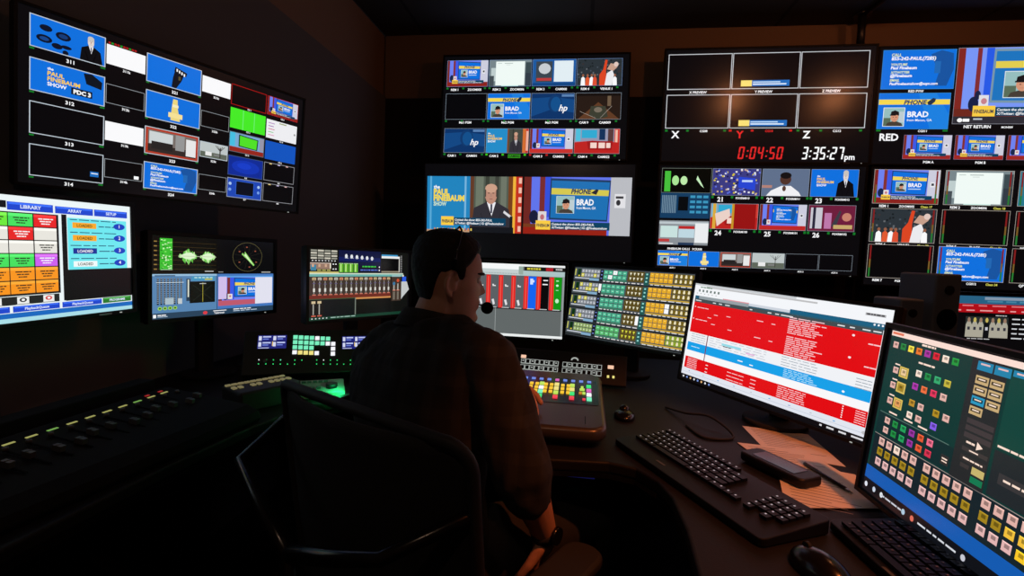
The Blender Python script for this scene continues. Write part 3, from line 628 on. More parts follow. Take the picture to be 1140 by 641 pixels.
def c_stack(c):
    c.r(0,0,1,1,(98,104,104)); c.r(0,0,.655,.075,(246,248,248)); c.r(0,.075,.655,.155,(196,208,208)); c.r(.655,.0,1,.03,(238,240,240)); c.r(.69,.03,1,.085,(24,24,20)); c.r(.655,.085,1,.155,(172,196,196)); c.words(.71,.045,.82,.07,(210,200,70),2,5); c.r(.855,.035,.91,.08,(180,30,40)); c.words(.93,.045,.98,.065,(200,200,200),6,3); c.r(.645,.03,.68,.14,(150,170,160))
    for i in range(60): c.r(.01+i*.0105,.125,.016+i*.0105,.14,(150,168,168))
    c.r(0,.155,1,.62,(84,90,94)); c.r(0,.6,1,.625,(40,40,44)); c.r(.985,.15,1,1,(150,156,158))
    x=.0
    cols=[(92,96,100)]*7+[(20,100,240),(8,8,10),(20,150,24)]
    for i,k in enumerate(cols):
        u=.985-(10-i)*.0985; c.r(u,.16,u+.034,.61,(226,40,36)); c.r(u+.012,.18,u+.02,.6,(236,90,80)); c.r(u+.034,.16,u+.094,.605,k)
        if i<7: c.r(u+.05,.3,u+.075,.315,(230,230,230)); c.r(u+.048,.285,u+.06,.3,(230,230,230)); c.poly([(u+.045,.5),(u+.062,.49),(u+.072,.56),(u+.058,.575)],(225,225,228))
        if i==7: c.r(u+.048,.19,u+.07,.27,(210,225,255)); c.r(u+.07,.21,u+.08,.24,(210,225,255))
        if i==8: c.r(u+.05,.2,u+.085,.215,W); c.r(u+.045,.255,u+.085,.27,W)
        if i==9: c.r(u+.05,.2,u+.07,.215,(190,240,190)); c.e(u+.06,.27,.01,.015,(220,250,220)); c.r(u+.05,.33,u+.07,.34,(180,220,180)); c.e(u+.062,.48,.014,.03,(200,240,200))
        c.r(u+.03,.6,u+.085,.61,(200,205,205))
    c.r(.47,.62,.475,1,(150,156,156)); c.r(0,.965,1,1,(236,240,240))
def c_router(c):
    c.r(0,0,1,1,(70,78,82)); rd=random.Random(11)
    for r_ in range(5):
        v=.02+.197*r_; c.r(0,v+.165,1,v+.185,(26,28,30)); c.r(.03,v,.06,v+.12,(16,50,20)); c.r(.005,v,.015,v+.1,(200,200,90)); c.r(.04,v+.09,.055,v+.11,(220,200,70))
        for q in range(2):
            for i in range(6):
                k=(222,214,90) if rd.random()<.22 else (160,164,172); 
                if r_==4: k=(160,186,110)
                c.r(.07+.029*i,v+.06*q,.095+.029*i,v+.05+.06*q,k); c.r(.078+.029*i,v+.02+.06*q,.088+.029*i,v+.03+.06*q,(235,238,240))
        c.r(.01,v+.125,.24,v+.14,(206,210,220)); c.r(.15,v+.125,.24,v+.16,(130,170,200)); c.r(.245,v-.01,.273,v+.16,(18,20,30))
        for q in range(3): c.r(.253,v+.01+.05*q,.265,v+.025+.05*q,(120,140,220) if r_!=1 else W)
        if r_==1: c.r(.247,v,.271,v+.1,W)
        for q in range(2):
            for i in range(5):
                k=(70,176,140) if r_<4 else (90,190,110); 
                if r_==0 and (i,q) in ((2,0),(1,1)): k=W
                c.r(.278+.041*i,v+.065*q,.314+.041*i,v+.055+.065*q,k); c.r(.287+.041*i,v+.02+.065*q,.304+.041*i,v+.032+.065*q,(170,236,206))
        c.r(.278,v+.13,.485,v+.145,(50,130,100)); c.words(.28,v+.15,.63,v+.162,(230,225,225),r_,14)
        c.r(.49,v-.01,.625,v+.135,(88,72,20)); 
        for q in range(2):
            for i in range(4):
                u=.503+.031*i; k=(235,232,200) if r_<4 else (220,220,60); y=v+.01+.065*q
                c.poly([(u,y),(u+.018,y),(u+.009,y+.04)],k)
        if r_==3: c.r(.6,v,.625,v+.12,W)
        c.r(.628,v,.665,v+.17,(30,84,80)); 
        for q in range(3): c.r(.638,v+.01+.05*q,.652,v+.03+.05*q,(150,220,210))
        for q in range(2):
            for i in range(5):
                k=(232,172,36) if not(r_==2 and i==4) else W
                c.r(.67+.036*i,v-.005+.065*q,.702+.036*i,v+.053+.065*q,k)
                if k is not W: c.r(.68+.036*i,v+.01+.065*q,.692+.036*i,v+.02+.065*q,(250,220,120))
            c.r(.853,v-.005+.065*q,.998,v+.053+.065*q,(112,92,20) if r_<4 else (140,160,40))
            for i in range(4):
                u=.862+.035*i; y=v+.0+.065*q; c.poly([(u+.009,y+.045),(u,y+.035),(u+.004,y),(u+.014,y),(u+.018,y+.035)],(238,228,190))
        c.r(.67,v+.13,1,v+.148,(200,160,50)); c.words(.68,v+.15,.99,v+.16,(225,225,225),r_+20,9)
def c_rundown(c):
    Rr=(226,10,18); BB=(20,160,232)
    c.r(0,0,1,1,(244,246,250)); c.r(.0,.0,.6,.018,(200,204,208)); c.r(.08,.02,.7,.035,(190,190,192)); c.words(.04,.03,.12,.04,(60,120,80),1,4); c.r(.9,.045,.975,.065,(170,170,174)); c.words(.905,.048,.97,.06,(70,70,74),8,5)
    for i in range(6): c.r(.03+.026*i,.06,.042+.026*i,.085,(110,124,120)); c.r(.018+.026*i,.1,.026+.026*i,.108,(170,170,170))
    c.r(.012,.13,.36,.162,(150,160,166)); c.r(.012,.13,.04,.165,(30,90,120)); c.r(.2,.12,.36,.13,(228,150,160)); c.r(.36,.125,.58,.15,(206,212,222)); c.r(.58,.115,.99,.15,(24,96,130)); c.r(.36,.15,.99,.162,(40,90,110))
    c.r(.012,.162,.975,.2,(66,76,80)); 
    for a,b in ((.02,.06),(.14,.16),(.18,.2),(.22,.25),(.37,.385),(.47,.49),(.51,.53),(.54,.6),(.8,.83),(.85,.87),(.9,.93),(.94,.97)): c.r(a,.176,b,.186,(225,230,232))
    for x in (.94,.955,.97): c.e(x,.13,.004,.008,W)
    c.r(.012,.2,.975,.53,Rr); c.r(.012,.53,.975,.64,(240,242,246)); c.r(.012,.64,.975,.73,BB); c.r(.012,.73,.975,.80,(248,248,250)); c.r(.012,.80,.975,.925,Rr); c.r(.0,.925,1,1.0,(226,230,240)); c.r(.14,.53,.146,.80,(120,30,60))
    pk=(250,200,205)
    for k,(y) in enumerate((.25,.38)): c.words(.04,y,.12,y+.008,pk,k,3); c.e(.025,y,.003,.006,W)
    for a,y in ((.16,.3),(.24,.29),(.15,.4),(.26,.42),(.12,.34)): c.r(a,y,a+.025,y+.007,pk)
    for y in (.27,.43): c.r(.42,y,.455,y+.008,pk); c.r(.5,y+.005,.52,y+.013,pk)
    for k in range(20):
        if k==9: continue
        y=.185+.0172*k; c.words(.585,y,.70+.06*random.Random(k).random(),y+.008,pk,k+3,4)
    for y in (.24,.42): c.e(.87,y,.006,.009,(250,225,230)); c.words(.93,y+.04,.975,y+.05,pk,3,2)
    for k in range(4): y=.545+.024*k; c.words(.03,y,.13,y+.006,(160,170,180),k,3); c.words(.16,y,.5,y+.006,(190,196,205),k+9,9); c.words(.58,y,.75,y+.006,(160,170,180),k+2,5); c.words(.91,y+.02,.97,y+.026,(150,160,170),k+5,2)
    c.r(.24,.57,.36,.592,(150,220,232)); c.words(.25,.595,.3,.603,(40,50,60),5,2); c.r(.39,.6,.44,.612,(230,180,220))
    for k in range(5): y=.652+.0155*k; c.words(.6,y,.72+.01*k,y+.006,(180,230,255),k,6)
    c.r(.35,.69,.38,.7,W); c.r(.42,.7,.44,.71,W); c.e(.87,.7,.006,.009,W); c.words(.04,.68,.1,.688,(200,235,255),4,2)
    for k in range(6):
        y=.815+.018*k; c.words(.03,y,.1,y+.007,pk,k,2); c.words(.585,y,.72,y+.007,pk,k+5,4); c.e(.88,y,.003,.005,W); c.words(.93,y,.97,y+.006,pk,k+1,2)
        if k%2: c.words(.3,y,.4,y+.007,pk,k,3); c.r(.16,y,.175,y+.008,W); c.r(.44,y,.47,y+.008,pk)
    for k in range(9): c.r(.05+.1*k,.95,.06+.1*k,.957,[(120,150,200),(180,190,200),(60,160,220)][k%3]); c.r(0,.968,1,.972,(190,200,215))
    c.e(.975,.965,.01,.014,(190,190,196)); c.r(0,1.0,1,1.05,(12,12,16))
    for k in range(8): c.e(.02+.026*k,1.025,.006,.011,[(225,225,230),(120,150,220),(230,180,120)][k%3])
    for a,b in ((.8,.81),(.83,.86),(.88,.91),(.93,.975)): c.r(a,1.015,b,1.03,(215,215,220))
def c_panelgui(c):
    BG=(10,54,50); c.r(0,0,1.93,1,BG); c.r(0,0,1.93,.03,(250,222,210)); c.r(.01,.006,.12,.02,(230,120,90))
    PE=(226,178,168); CR=(250,222,205)
    def sq(u,v,k,w=.05,h=.036,fr=None):
        if fr: c.r(u-w*.85,v-h*.85,u+w*.85,v+h*.85,fr); c.r(u-w*.62,v-h*.62,u+w*.62,v+h*.62,tuple(int(x*.75) for x in fr))
        c.r(u-w/2,v-h/2,u+w/2,v+h/2,k); c.r(u-w*.22,v-h*.3,u+w*.28,v+h*.1,tuple(int(x*.68) for x in k)); c.r(u-w/2,v-h/2,u+w/2,v-h*.4,tuple(min(255,int(x*1.12)+8) for x in k))
    c.words(.3,.035,.42,.046,CR,2,3); c.words(.3,.135,.44,.145,CR,3,3)
    for i,k in enumerate((PE,(30,130,60),(250,225,70),(240,120,40),(170,50,160),(220,30,50),(250,225,205),(30,150,60))): sq(.06+.075*i,.08,k)
    for i,v in enumerate((.225,.315,.41)): sq(.105,v,PE); sq(.185,v-.002,[(236,200,150),(160,130,30),(230,160,90)][i],fr=(220,190,90)); c.r(.09,v-.04,.14,v-.032,CR)
    G=[(.32,.20,(250,226,210)),(.40,.20,(30,140,70)),(.48,.20,(50,170,110)),(.56,.20,(196,180,60)),(.31,.275,(170,50,170)),(.39,.275,(240,110,60)),(.47,.275,(226,50,90)),(.55,.275,PE),
       (.31,.37,(186,140,40)),(.39,.372,PE),(.31,.44,CR),(.39,.44,PE),(.52,.37,(176,140,30)),(.6,.372,PE),(.52,.44,(130,90,230))]
    for u,v,k in G: sq(u,v,k)
    c.r(.03,.49,.66,.494,(90,120,112)); c.r(.02,.495,.7,.62,(16,44,46)); 
    for a in (.12,.27,.4): c.r(a,.47,a+.08,.479,CR)
    for q in range(2):
        for i,k in enumerate((PE,(30,140,66),(34,160,90),(150,50,160),(230,90,50),(240,110,140) if q==0 else (214,50,80))): sq(.12+.08*i,.53+.058*q,k)
    c.r(.62,.55,.68,.6,(50,46,46)); c.r(.63,.565,.67,.572,CR); c.r(.63,.58,.67,.586,CR)
    c.r(.02,.628,1.93,.632,(150,140,134)); c.r(.02,.632,1.93,.84,(22,36,42))
    for q in range(3):
        for g in range(4):
            for i in range(5):
                u=.105+.078*i+.43*g
                if u>1.9: continue
                k=[PE,(160,130,30),(226,180,178)][q]
                if q==0 and g==0 and i==2: k=CR
                if q==1 and g==2 and i>=2: k=(240,190,60)
                if q==2 and g==2 and i>=3: k=(250,200,40)
                sq(u,.665+.062*q,k,.055,.044)
    c.r(.7,.03,.93,.63,(38,40,42)); 
    for i in range(5): c.r(.74+.11*i,.042,.84+.11*i,.085,(30,130,170)); c.r(.76+.11*i,.05,.82+.11*i,.058,(230,190,190))
    for q in range(4):
        for i in range(2):
            u=.745+.095*i; v=.11+.05*q
            if q==3 and i: continue
            k=(40,150,190) if (q==2 and i==0) else (200,170,120)
            c.r(u,v,u+.085,v+.04,k); c.r(u+.008,v+.01,u+.075,v+.026,tuple(int(x*.35) for x in k)); c.r(u+.02,v+.014,u+.065,v+.02,(250,225,205))
    for q in range(3): c.r(.745,.32+.035*q,.92,.345+.035*q,(64,56,58))
    c.words(.77,.43,.83,.44,CR,2,2); c.poly([(.84,.415),(.88,.435),(.84,.455)],CR); c.r(.75,.46,.92,.48,(60,54,54)); c.r(.8,.467,.86,.473,CR); c.r(.75,.5,.92,.53,(50,46,46)); c.words(.77,.51,.9,.518,CR,7,3); c.r(.76,.54,.82,.56,(60,54,54)); c.r(.84,.535,.92,.57,(200,180,110)); c.r(.84,.58,.92,.61,(20,120,80))
    c.r(.95,.07,1.9,.4,(14,66,58)); c.r(.95,.41,1.9,.62,(34,40,44)); 
    for q in range(4): c.r(1.2,.12+.06*q,1.26,.13+.06*q,(220,170,150))
    c.r(1.25,.33,1.5,.36,(30,150,200)); c.words(.96,.385,1.12,.395,CR,4,3); c.words(1.16,.385,1.3,.395,CR,5,3); c.r(1.0,.5,1.3,.55,(56,54,56)); c.words(1.03,.52,1.27,.53,CR,6,4)
    c.r(0,.84,1.93,.92,(20,90,176)); c.r(0,.92,1.93,1,(16,18,24))
    for i,u in enumerate((.03,.12,.2,.42,.5,.9)): c.e(u,.96,.016,.016,[(220,225,235),(200,210,225),(220,225,230),(170,200,220),(220,110,90),(200,200,210)][i])
    c.words(.2,.955,.4,.965,(200,205,215),3,5); c.words(.55,.955,.85,.965,(210,212,220),4,6)
def c_web(c):
    c.r(0,0,1.6,1,(9,8,10)); c.r(0,0,1.6,.1,(40,96,130)); c.r(.57,.01,1.6,.045,(130,150,170)); c.words(.6,.055,1.5,.075,(70,130,160),2,6); c.r(0,.1,1.6,.21,(176,14,24)); c.words(.06,.115,1.5,.13,(226,120,125),4,9); c.words(.03,.175,1.5,.19,(230,160,160),5,14)
    for i in range(6): c.e(.1,.24+.052*i,.012,.012,(225,225,225)); c.words(.15,.235+.052*i,.26,.245+.052*i,(190,190,195),i,2)
    s=c.sub(.375,.26,.84,.52); s.r(0,0,1,1,(40,46,44))
    for i in range(7): x=.08+.14*i; s.poly([(x-.08,1),(x-.07,.4),(x-.03,.22),(x+.03,.22),(x+.07,.4),(x+.08,1)],(170,166,150) if i!=3 else (14,16,20)); s.e(x,.16,.035,.12,(196,178,90) if i%2 else (150,120,100)); s.r(x-.03,.5,x+.03,.65,(50,50,60) if i!=3 else (200,200,210))
    c.words(.4,.535,.66,.545,(190,190,190),3,6); c.words(.7,.235,.82,.245,(200,200,200),8,3)
    for i in range(5): c.words(.88,.27+.06*i,1.4,.285+.06*i,(210,210,215),i+7,6)
# ------------------------------------------------------------------ the room
struct('floor', MB().box(1.0,.7,-.02,5.0,5.8,.04), 'carpet')
struct('ceiling', MB().box(1.0,.7,2.82,5.0,5.8,.04), 'ceil')
struct('wall_back', MB().box(1.0,3.57,1.4,5.0,.1,2.8), 'wall')
struct('wall_left', MB().box(-1.56,.7,1.4,.1,5.8,2.8), 'wall')
struct('wall_right', MB().box(3.5,.7,1.4,.1,5.8,2.8), 'wall')
struct('wall_rear', MB().box(1.0,-2.2,1.4,5.0,.1,2.8), 'wall')
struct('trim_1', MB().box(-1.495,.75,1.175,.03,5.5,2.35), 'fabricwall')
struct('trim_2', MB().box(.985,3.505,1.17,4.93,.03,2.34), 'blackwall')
DZ = .74
# ------------------------------------------------------------------ displays
def display(name, label, cat, pose, rng, fn, kind, group=None, bez=.012, pname='screen', base=(9,9,12), wall_y=3.49, depth=.045, logo_=None, so=0.):
    cx,cy,cz,ya,ti,w,h,ro = pose; u0,v0,u1,v1 = rng
    zb = DZ if kind in ('stand','vesa') else cz
    root = thing(name, label, cat, (cx,cy,zb), ya, group)
    T = Matrix.Translation((0,0,cz-zb)) @ Matrix.Rotation(-ti,4,'X') @ Matrix.Rotation(-ro,4,'Y')
    st = Store(w,h); fn(Cv(st))
    x0,x1=(u0-.5)*w,(u1-.5)*w; z0,z1=(.5-v1)*h,(.5-v0)*h; mx,mz=(x0+x1)/2,(z0+z1)/2; W_,H_=x1-x0,z1-z0
    b = MB(); b.T = T
    for sx in (-1,1): b.box(mx+sx*(W_/2+bez/2), .006, mz, bez, .022, H_+2*bez)
    for sz in (-1,1): b.box(mx, .006, mz+sz*(H_/2+bez/2), W_+2*bez-.0002, .0218, bez)
    obj('bezel', b, 'black', root, bevel=.0012)
    b = MB(); b.T = T; b.box(mx, .0175+depth/4, mz, W_+2*bez-.004, depth/2, H_+2*bez-.004); b.box(mx, .017+depth*.75, mz-.02*H_, W_*.6, depth/2, H_*.6)
    obj('back_shell', b, 'matte', root, bevel=.004)
    panel(st,u0,v0,u1,v1,pname,root,T,base)
    b = MB(); b.T = T; b.box(x1-.04, -.0056, z0-bez*.5, .006, .0015, .0025); obj('power_light', b, 'g_dimwhite', root)
    if logo_:
        b = MB(); b.T = T; b.box(mx+logo_*W_, -.0058, z0-bez*.5, .035, .0015, .0045); obj('maker_plate', b, 'metal', root)
    if kind == 'stand':
        zt = (T @ Vector((mx,.03,mz)))
        b = MB(); b.box(mx,.085+so,(zt.z)/2+.005,.06,.022,zt.z-.01); b.box(mx,.06+so/2,zt.z,.07,.05+so,.07); obj('stand_neck', b, 'matte', root, bevel=.004)
        b = MB(); b.cyl((mx,.06+so,.007),.09,.013,36); obj('stand_base', b, 'matte', root, bevel=.003)
    if kind == 'wall':
        # bracket reaching straight back to the wall
        back = Vector((mx,.017+depth,mz)); L = wall_y-cy-back.y if ya > -.5 and ya < .5 else .1
        b = MB(); b.box(mx,.017+depth+max(L,.02)/2,mz,.12,max(L,.02)+.01,.12); b.box(mx,.017+depth+max(L,.02)-.006,mz,.3,.012,.22)
        obj('wall_bracket', b, 'darkmetal', root)
    if kind == 'arm':  # left wall
        R = Matrix.Rotation(-ya,4,'Z'); b = MB()
        p0 = Vector((mx,.05,mz)); wdir = R @ Vector((-1,0,0)); wx = cx+1.48
        P0w = Matrix.Rotation(ya,4,'Z') @ p0; dist = (cx+P0w.x)+1.478
        p1 = p0+wdir*dist
        b.tube([p0,(p0+p1)/2+Vector((0,0,-.0)),p1],.022,12,False); q = MB(); obj('wall_arm', b, 'darkmetal', root)
        b = MB(); b.box(0,0,0,.016,.2,.2); b.v = [tuple(R @ Vector(v)+p1) for v in b.v]; obj('wall_plate', b, 'darkmetal', root)
    return root
TV = 'wall televisions'
display('television','small wall television on the left wall showing blue and green tiles in six columns','television',[-1.268,1.435,1.581,1.202,-.088,.769,.405,.002],(-.028,-.03,1.03,1.045),c_multi_left,'arm',bez=.008,depth=.04,logo_=0)
display('television','upper television in the middle of the back wall with twelve small camera pictures','television',[-.376,3.388,2.241,.021,.091,1.228,.681,.006],(-.015,-.03,1.02,1.02),c_multi_centre,'wall',TV,logo_=.4)
display('television','television below the twelve-picture one, showing a seated host beside a caller photo','television',[-.367,3.142,1.548,-.011,-.02,1.325,.363,.006],(-.012,-.22,1.012,1.45),c_prog,'wall',TV,bez=.01)
display('television','upper wall television with six empty preview frames and a red countdown 0:04:50','television',[1.111,3.341,2.227,0,.009,1.21,.681,.004],(-.012,-.03,1.018,1.01),c_preview,'wall',TV,logo_=.4)
display('television','lower wall television with pictures numbered 21 to 26, under the countdown','television',[1.093,3.289,1.508,.016,-.019,1.193,.636,.008],(-.012,-.025,1.018,1.025),c_sources,'wall',TV,logo_=.4)
display('television','rightmost upper wall television with a large picture and the word RED','television',[2.41,3.37,2.228,0,0,1.245,.70,0],(-.01,-.012,1.0,.995),c_red,'wall',TV,bez=.009)
display('television','rightmost lower wall television with remote camera pictures in three rows','television',[2.42,3.37,1.485,0,0,1.245,.74,0],(-.008,0,1.0,.985),c_rem,'wall',TV,bez=.009)
display('monitor','far left monitor above the mixing console with coloured clip keys and a cyan list','monitor',[-1.32,1.098,1.168,1.55,.001,.311,.3,.011],(-.68,0,1.04,1.0),c_playout,'arm',bez=.012,logo_=.34)
display('monitor','monitor with green waveform traces and a round vector scope, by the left wall','monitor',[-1.283,1.581,1.104,1.30,.009,.454,.27,-.015],(0,0,1,1),c_scope,'stand',bez=.014)
display('monitor','monitor showing rows of small audio faders, left of the man\'s head','monitor',[-.885,1.871,1.081,1.063,.019,.444,.27,-.009],(-.005,0,1.08,1.0),c_mixer,'stand',bez=.012)
display('monitor','monitor with red, grey, blue and green upright columns beside the man\'s face','monitor',[-.336,2.039,1.031,0,-.03,.548,.31,0],(0,0,1,1),c_stack,'stand',bez=.012)
display('monitor','monitor filled with rows of mint and gold buttons behind the production switcher','monitor',[.187,2.013,1.031,-.585,.179,.535,.3,-.006],(-.01,-.015,1.01,1.015),c_router,'stand',bez=.012)
display('monitor','bright monitor with a red and blue rundown table, in front of the papers','monitor',[.562,1.521,.9775,-.957,.094,.607,.32,-.041],(-.004,-.004,1.004,1.052),c_rundown,'stand',bez=.009)
display('monitor','nearest monitor at the right edge with a dark green page of coloured square keys','monitor',[.615,.922,.934,-1.527,.08,.275,.33,-.021],(-.03,-.01,1.93,1.005),c_panelgui,'stand',bez=.01,so=.085)
display('monitor','rear right monitor with a dark web page under a red banner and a team photo','monitor',[1.548,2.123,.978,-.042,.019,.309,.31,.016],(-.02,-.01,1.62,1.0),c_web,'stand',bez=.012)
M['palegrey']=mat('pale_grey_plastic',(.26,.27,.26),.5); M['teal']=mat('dark_teal_paint',(.02,.06,.055),.6); M['blueglow']=glow('blue_window',(14,16,60))
M['stripglow']=glow('name_strip_light',(170,168,95),.8); M['stripgreen']=glow('name_strip_green',(120,170,80),.8); M['cueglow']=glow('cue_light_red',(170,30,25),.8)
M['keyglow'] = mat('dim_key', (.3,.27,.18), .5, emis=lin((120,112,76)), estr=.8)
M['greenfill'] = mat('green_fill_glow', (.05,.1,.05), .5, emis=(.02,1,.22), estr=22)  # emission for the added green fill light on the desk
# ------------------------------------------------------------------ desk
inner = [(-.86,-.3),(-.86,.9),(-.845,1.15),(-.80,1.36),(-.70,1.47),(-.55,1.52),(-.40,1.46),(-.31,1.33),(-.26,1.18),(-.20,1.14),(-.06,1.13),(.09,1.145),(.15,1.125),(.19,1.07),(.208,1.0),(.212,.88),(.203,.75),(.2,.4),(.2,-.3)]
outer = [(1.15,-.3),(1.15,1.5),(1.5,1.75),(2.2,1.85),(2.2,2.45),(-1.47,2.45),(-1.47,-.3)]
dk = thing('control_desk', 'long dark curved control room desk running round behind the seated man', 'desk', (0,0,0))
b = MB(); b.prism(inner+outer, .712, DZ); obj('desktop', b, 'desk', dk, bevel=.006, seg=3)
b = MB(); b.prism([(x-.001*0,y) for x,y in inner]+[(x+ (.0),y) for x,y in []]+[(.206,-.3),(.218,.88),(.197,1.075),(.152,1.131),(.09,1.151),(-.06,1.136),(-.202,1.146),(-.254,1.183),(-.304,1.334),(-.396,1.466),(-.55,1.527),(-.704,1.476),(-.806,1.364),(-.851,1.152),(-.866,.9),(-.866,-.3)], .70, .7118)
obj('edge_strip', b, 'gloss', dk)
for x,y,sx,sy in ((-1.15,2.42,.6,.04),(.2,2.42,.9,.04),(1.3,2.42,.8,.04),(-1.2,-.2,.5,.04),(.7,-.2,.8,.04),(-1.44,.8,.04,1.8),(1.0,.8,.04,1.2)):
    b = MB(); b.box(x,y,.356,sx,sy,.711); obj('desk_panel', b, 'matte', dk)
# ------------------------------------------------------------------ mixing console on the left wing
mc = thing('mixing_console', 'long black audio mixing console with fader caps and lit name strips on the left desk', 'mixing console', (-1.02,.62,DZ), radians(.8))
b = MB(); L0,L1 = -.85,.575
prof = [(-.125,0),(-.125,.066),(-.105,.078),(.11,.046),(.14,.030),(.148,.012),(.14,0)]
# profile runs from the wall side (x<0) to the operator side (x>0)
n = len(prof); vs = [(p[0] if p[0]<.1 else p[0]-.10, L0, p[1]) for p in prof]+[(p[0] if p[0]<.1 else p[0]+.035, L1, p[1]) for p in prof]
b.add(vs, [tuple(range(n)), tuple(range(2*n-1,n-1,-1))]+[((i+1)%n, i, n+i, n+(i+1)%n) for i in range(n)])
obj('console_body', b, 'console', mc, bevel=.004)
def sz(x): return .078+(x+.105)*(.046-.078)/.215
tiltc = Matrix.Rotation(math.atan2(-.032,.215)*-1,4,'Y')
b = MB(); b.box(-.152,-.13,.05,.05,1.38,.1); obj('meter_bridge', b, 'console', mc, bevel=.004)
for k in range(14):
    y = .022+.0406*k; ys = y+.022
    b = MB(); b.box(.0,y,sz(0.0)+.0006,.10,.004,.0012,tiltc); obj('fader_slot', b, 'foam', mc)
    fx = .012+.012*sin(k*1.7)
    b = MB(); b.box(fx,y,sz(fx)+.007,.020,.011,.012,tiltc); b.box(fx,y,sz(fx)+.0135,.003,.0115,.0015,tiltc); obj('fader_cap', b, 'knob', mc, bevel=.0015)
    if k < 13:
        b = MB(); b.box(-.072,ys,sz(-.072)+.0012,.005,.021,.0012,tiltc); obj('name_strip', b, 'stripglow' if k%5 else 'stripgreen', mc)
    if k in (11,12):
        b = MB(); b.box(-.084,ys,sz(-.088)+.0012,.006,.012,.0012,tiltc); obj('cue_light', b, 'cueglow', mc)
    b = MB(); b.cyl((-.05,y,sz(-.05)+.004),.005,.008,12); obj('rotary_knob', b, 'knob', mc)
# ------------------------------------------------------------------ lit key strip at its far end
kp = thing('key_strip_unit', 'short key unit with rows of dim yellow keys at the mixing console\'s far end', 'control unit', (-.945,1.345,DZ), radians(61))
b = MB(); b.prism([(-.095,-.06),(.08,-.06),(.10,-.04),(.10,.04),(.08,.06),(-.095,.06)],0,.06); obj('case', b, 'grey', kp, bevel=.008, seg=3)
for r_,(y,wd) in enumerate(((.052,.016),(.012,.012))):
    for i in range(10):
        if r_==1 and i in (2,5): continue
        b = MB(); b.box(-.083+.0182*i,y-.01,.062,wd*.9,.01 if r_==0 else .018,.005); obj('key', b, 'keyglow', kp)
# ------------------------------------------------------------------ tally control panel in the left centre
def slab(root, pose, u0,v0,u1,v1, th=.05, mt='black', fn=None, name='face_plate', zb=DZ, glass=None):
    cx,cy,cz,ya,ti,w,h = pose[:7]
    T = Matrix.Translation((0,0,cz-zb)) @ Matrix.Rotation(-ti,4,'X')
    x0,x1=(u0-.5)*w,(u1-.5)*w; z0,z1=(.5-v1)*h,(.5-v0)*h
    b = MB(); b.T = T; b.box((x0+x1)/2,th/2+.001,(z0+z1)/2,x1-x0,th,z1-z0); obj(name, b, mt, root, bevel=.004); return T
def put(T, w, h, u, v, sx, sz_, th=.004):
    b = MB(); b.T = T; b.box((u-.5)*w,-th/2,(.5-v)*h,sx,th,sz_); return b
PL = [-.960,1.622,.846,.46,.5,.445,.165]
pl = thing('talkback_panel', 'black sloping panel with two blue readouts and mint lit keys, left of the man', 'control panel', (PL[0],PL[1],DZ), PL[3])
T = slab(pl, PL, .02,.0,.98,1.0,.03)
b = MB(); b.box(0,.07,.03,.46,.1,.06); obj('foot', b, 'matte', pl)
def lcd(u0,v0,u1,v1,seed):
    st = Store((u1-u0)*PL[5],(v1-v0)*PL[6]); c = Cv(st); c.r(0,0,1,1,(26,34,120))
    for r_ in range(2):
        for q in range(2):
            x,y=.03+.5*q,.06+.45*r_; c.r(x,y,x+.1,y+.33,(210,215,240)); c.r(x+.14,y,x+.42,y+.1,(190,200,245)); c.r(x+.14,y+.18,x+.34,y+.26,(110,130,220)); 
    c.r(.5,.46,.53,.8,(230,190,80)); c.r(.03,.92,.4,.97,(200,205,235)); c.r(0,.44,1,.47,(10,14,60))
    TT = T @ Matrix.Translation((((u0+u1)/2-.5)*PL[5],-.002,(.5-(v0+v1)/2)*PL[6])); panel(st,0,0,1,1,'readout',pl,TT)
lcd(.12,.12,.33,.42,1); lcd(.755,.17,.95,.47,2)
kb0=None
for r_ in range(4):
    for i in range(8):
        if r_==0 and i==7: continue
        if r_==2 and 4<=i<7: continue
        if r_==3 and 5<=i<7: continue
        k = 'g_mint'
        if (r_,i) in ((0,4),(1,6),(1,7),(3,0),(3,4),(2,7),(3,7)): k='g_white'
        if (r_,i) in ((3,1),(3,2),(3,3)): k='g_cream'
        o = obj('lit_key', put(T,PL[5],PL[6],.395+.0415*i,.17+.115*r_+.008*i,.0145,.0135), k, pl)
for i in range(13):
    for q in range(2):
        if (i*3+q)%7==5: continue
        obj('status_light', put(T,PL[5],PL[6],.14+.052*i+(.06 if i>6 else 0),.66+.09*q+.006*i,.0032,.0032,.002), 'g_mint' if (i,q)==(3,0) else 'g_white' if i in (0,8) and q==0 else 'g_green', pl)
b = MB(); b.T = T; b.cyl((-.14,-.004,-.032),.006,.008,14,'Y'); obj('level_knob', b, 'knob', pl)
# ------------------------------------------------------------------ button panel in front of the middle monitors
AX = [-.03,1.86,.80,-.08,.6,.42,.12]
ax = thing('button_panel', 'low black panel with two groups of white outlined buttons below the middle monitors', 'control panel', (AX[0],AX[1],DZ), AX[3])
T = slab(ax, AX, -.15,-.05,1.03,.98,.010)
b = MB(); b.box(0,.06,.02,.42,.06,.04); obj('foot', b, 'matte', ax)
for g,(ua,ub) in enumerate(((.06,.415),(.45,.81))):
    for i in range(8):
        for q in range(2):
            u = ua+(ub-ua)*(i+.5)/8; v = (.42,.63)[q]
            bb = put(T,AX[5],AX[6],u,v,.0172,.0195,.003)
            o = obj('outlined_button', bb, 'g_dimwhite', ax)
            bb = put(T,AX[5],AX[6],u,v,.0130,.0150,.0042); 
            if (i+q*3+g)%5 in (0,2): bb.box((u-.5)*AX[5],-.0045,(.5-v)*AX[6]+.001,.006,.0012,.004); bb.mi[-6:]=[1]*6
            obj('button_cap', bb, ['gloss','g_dimwhite'], o)
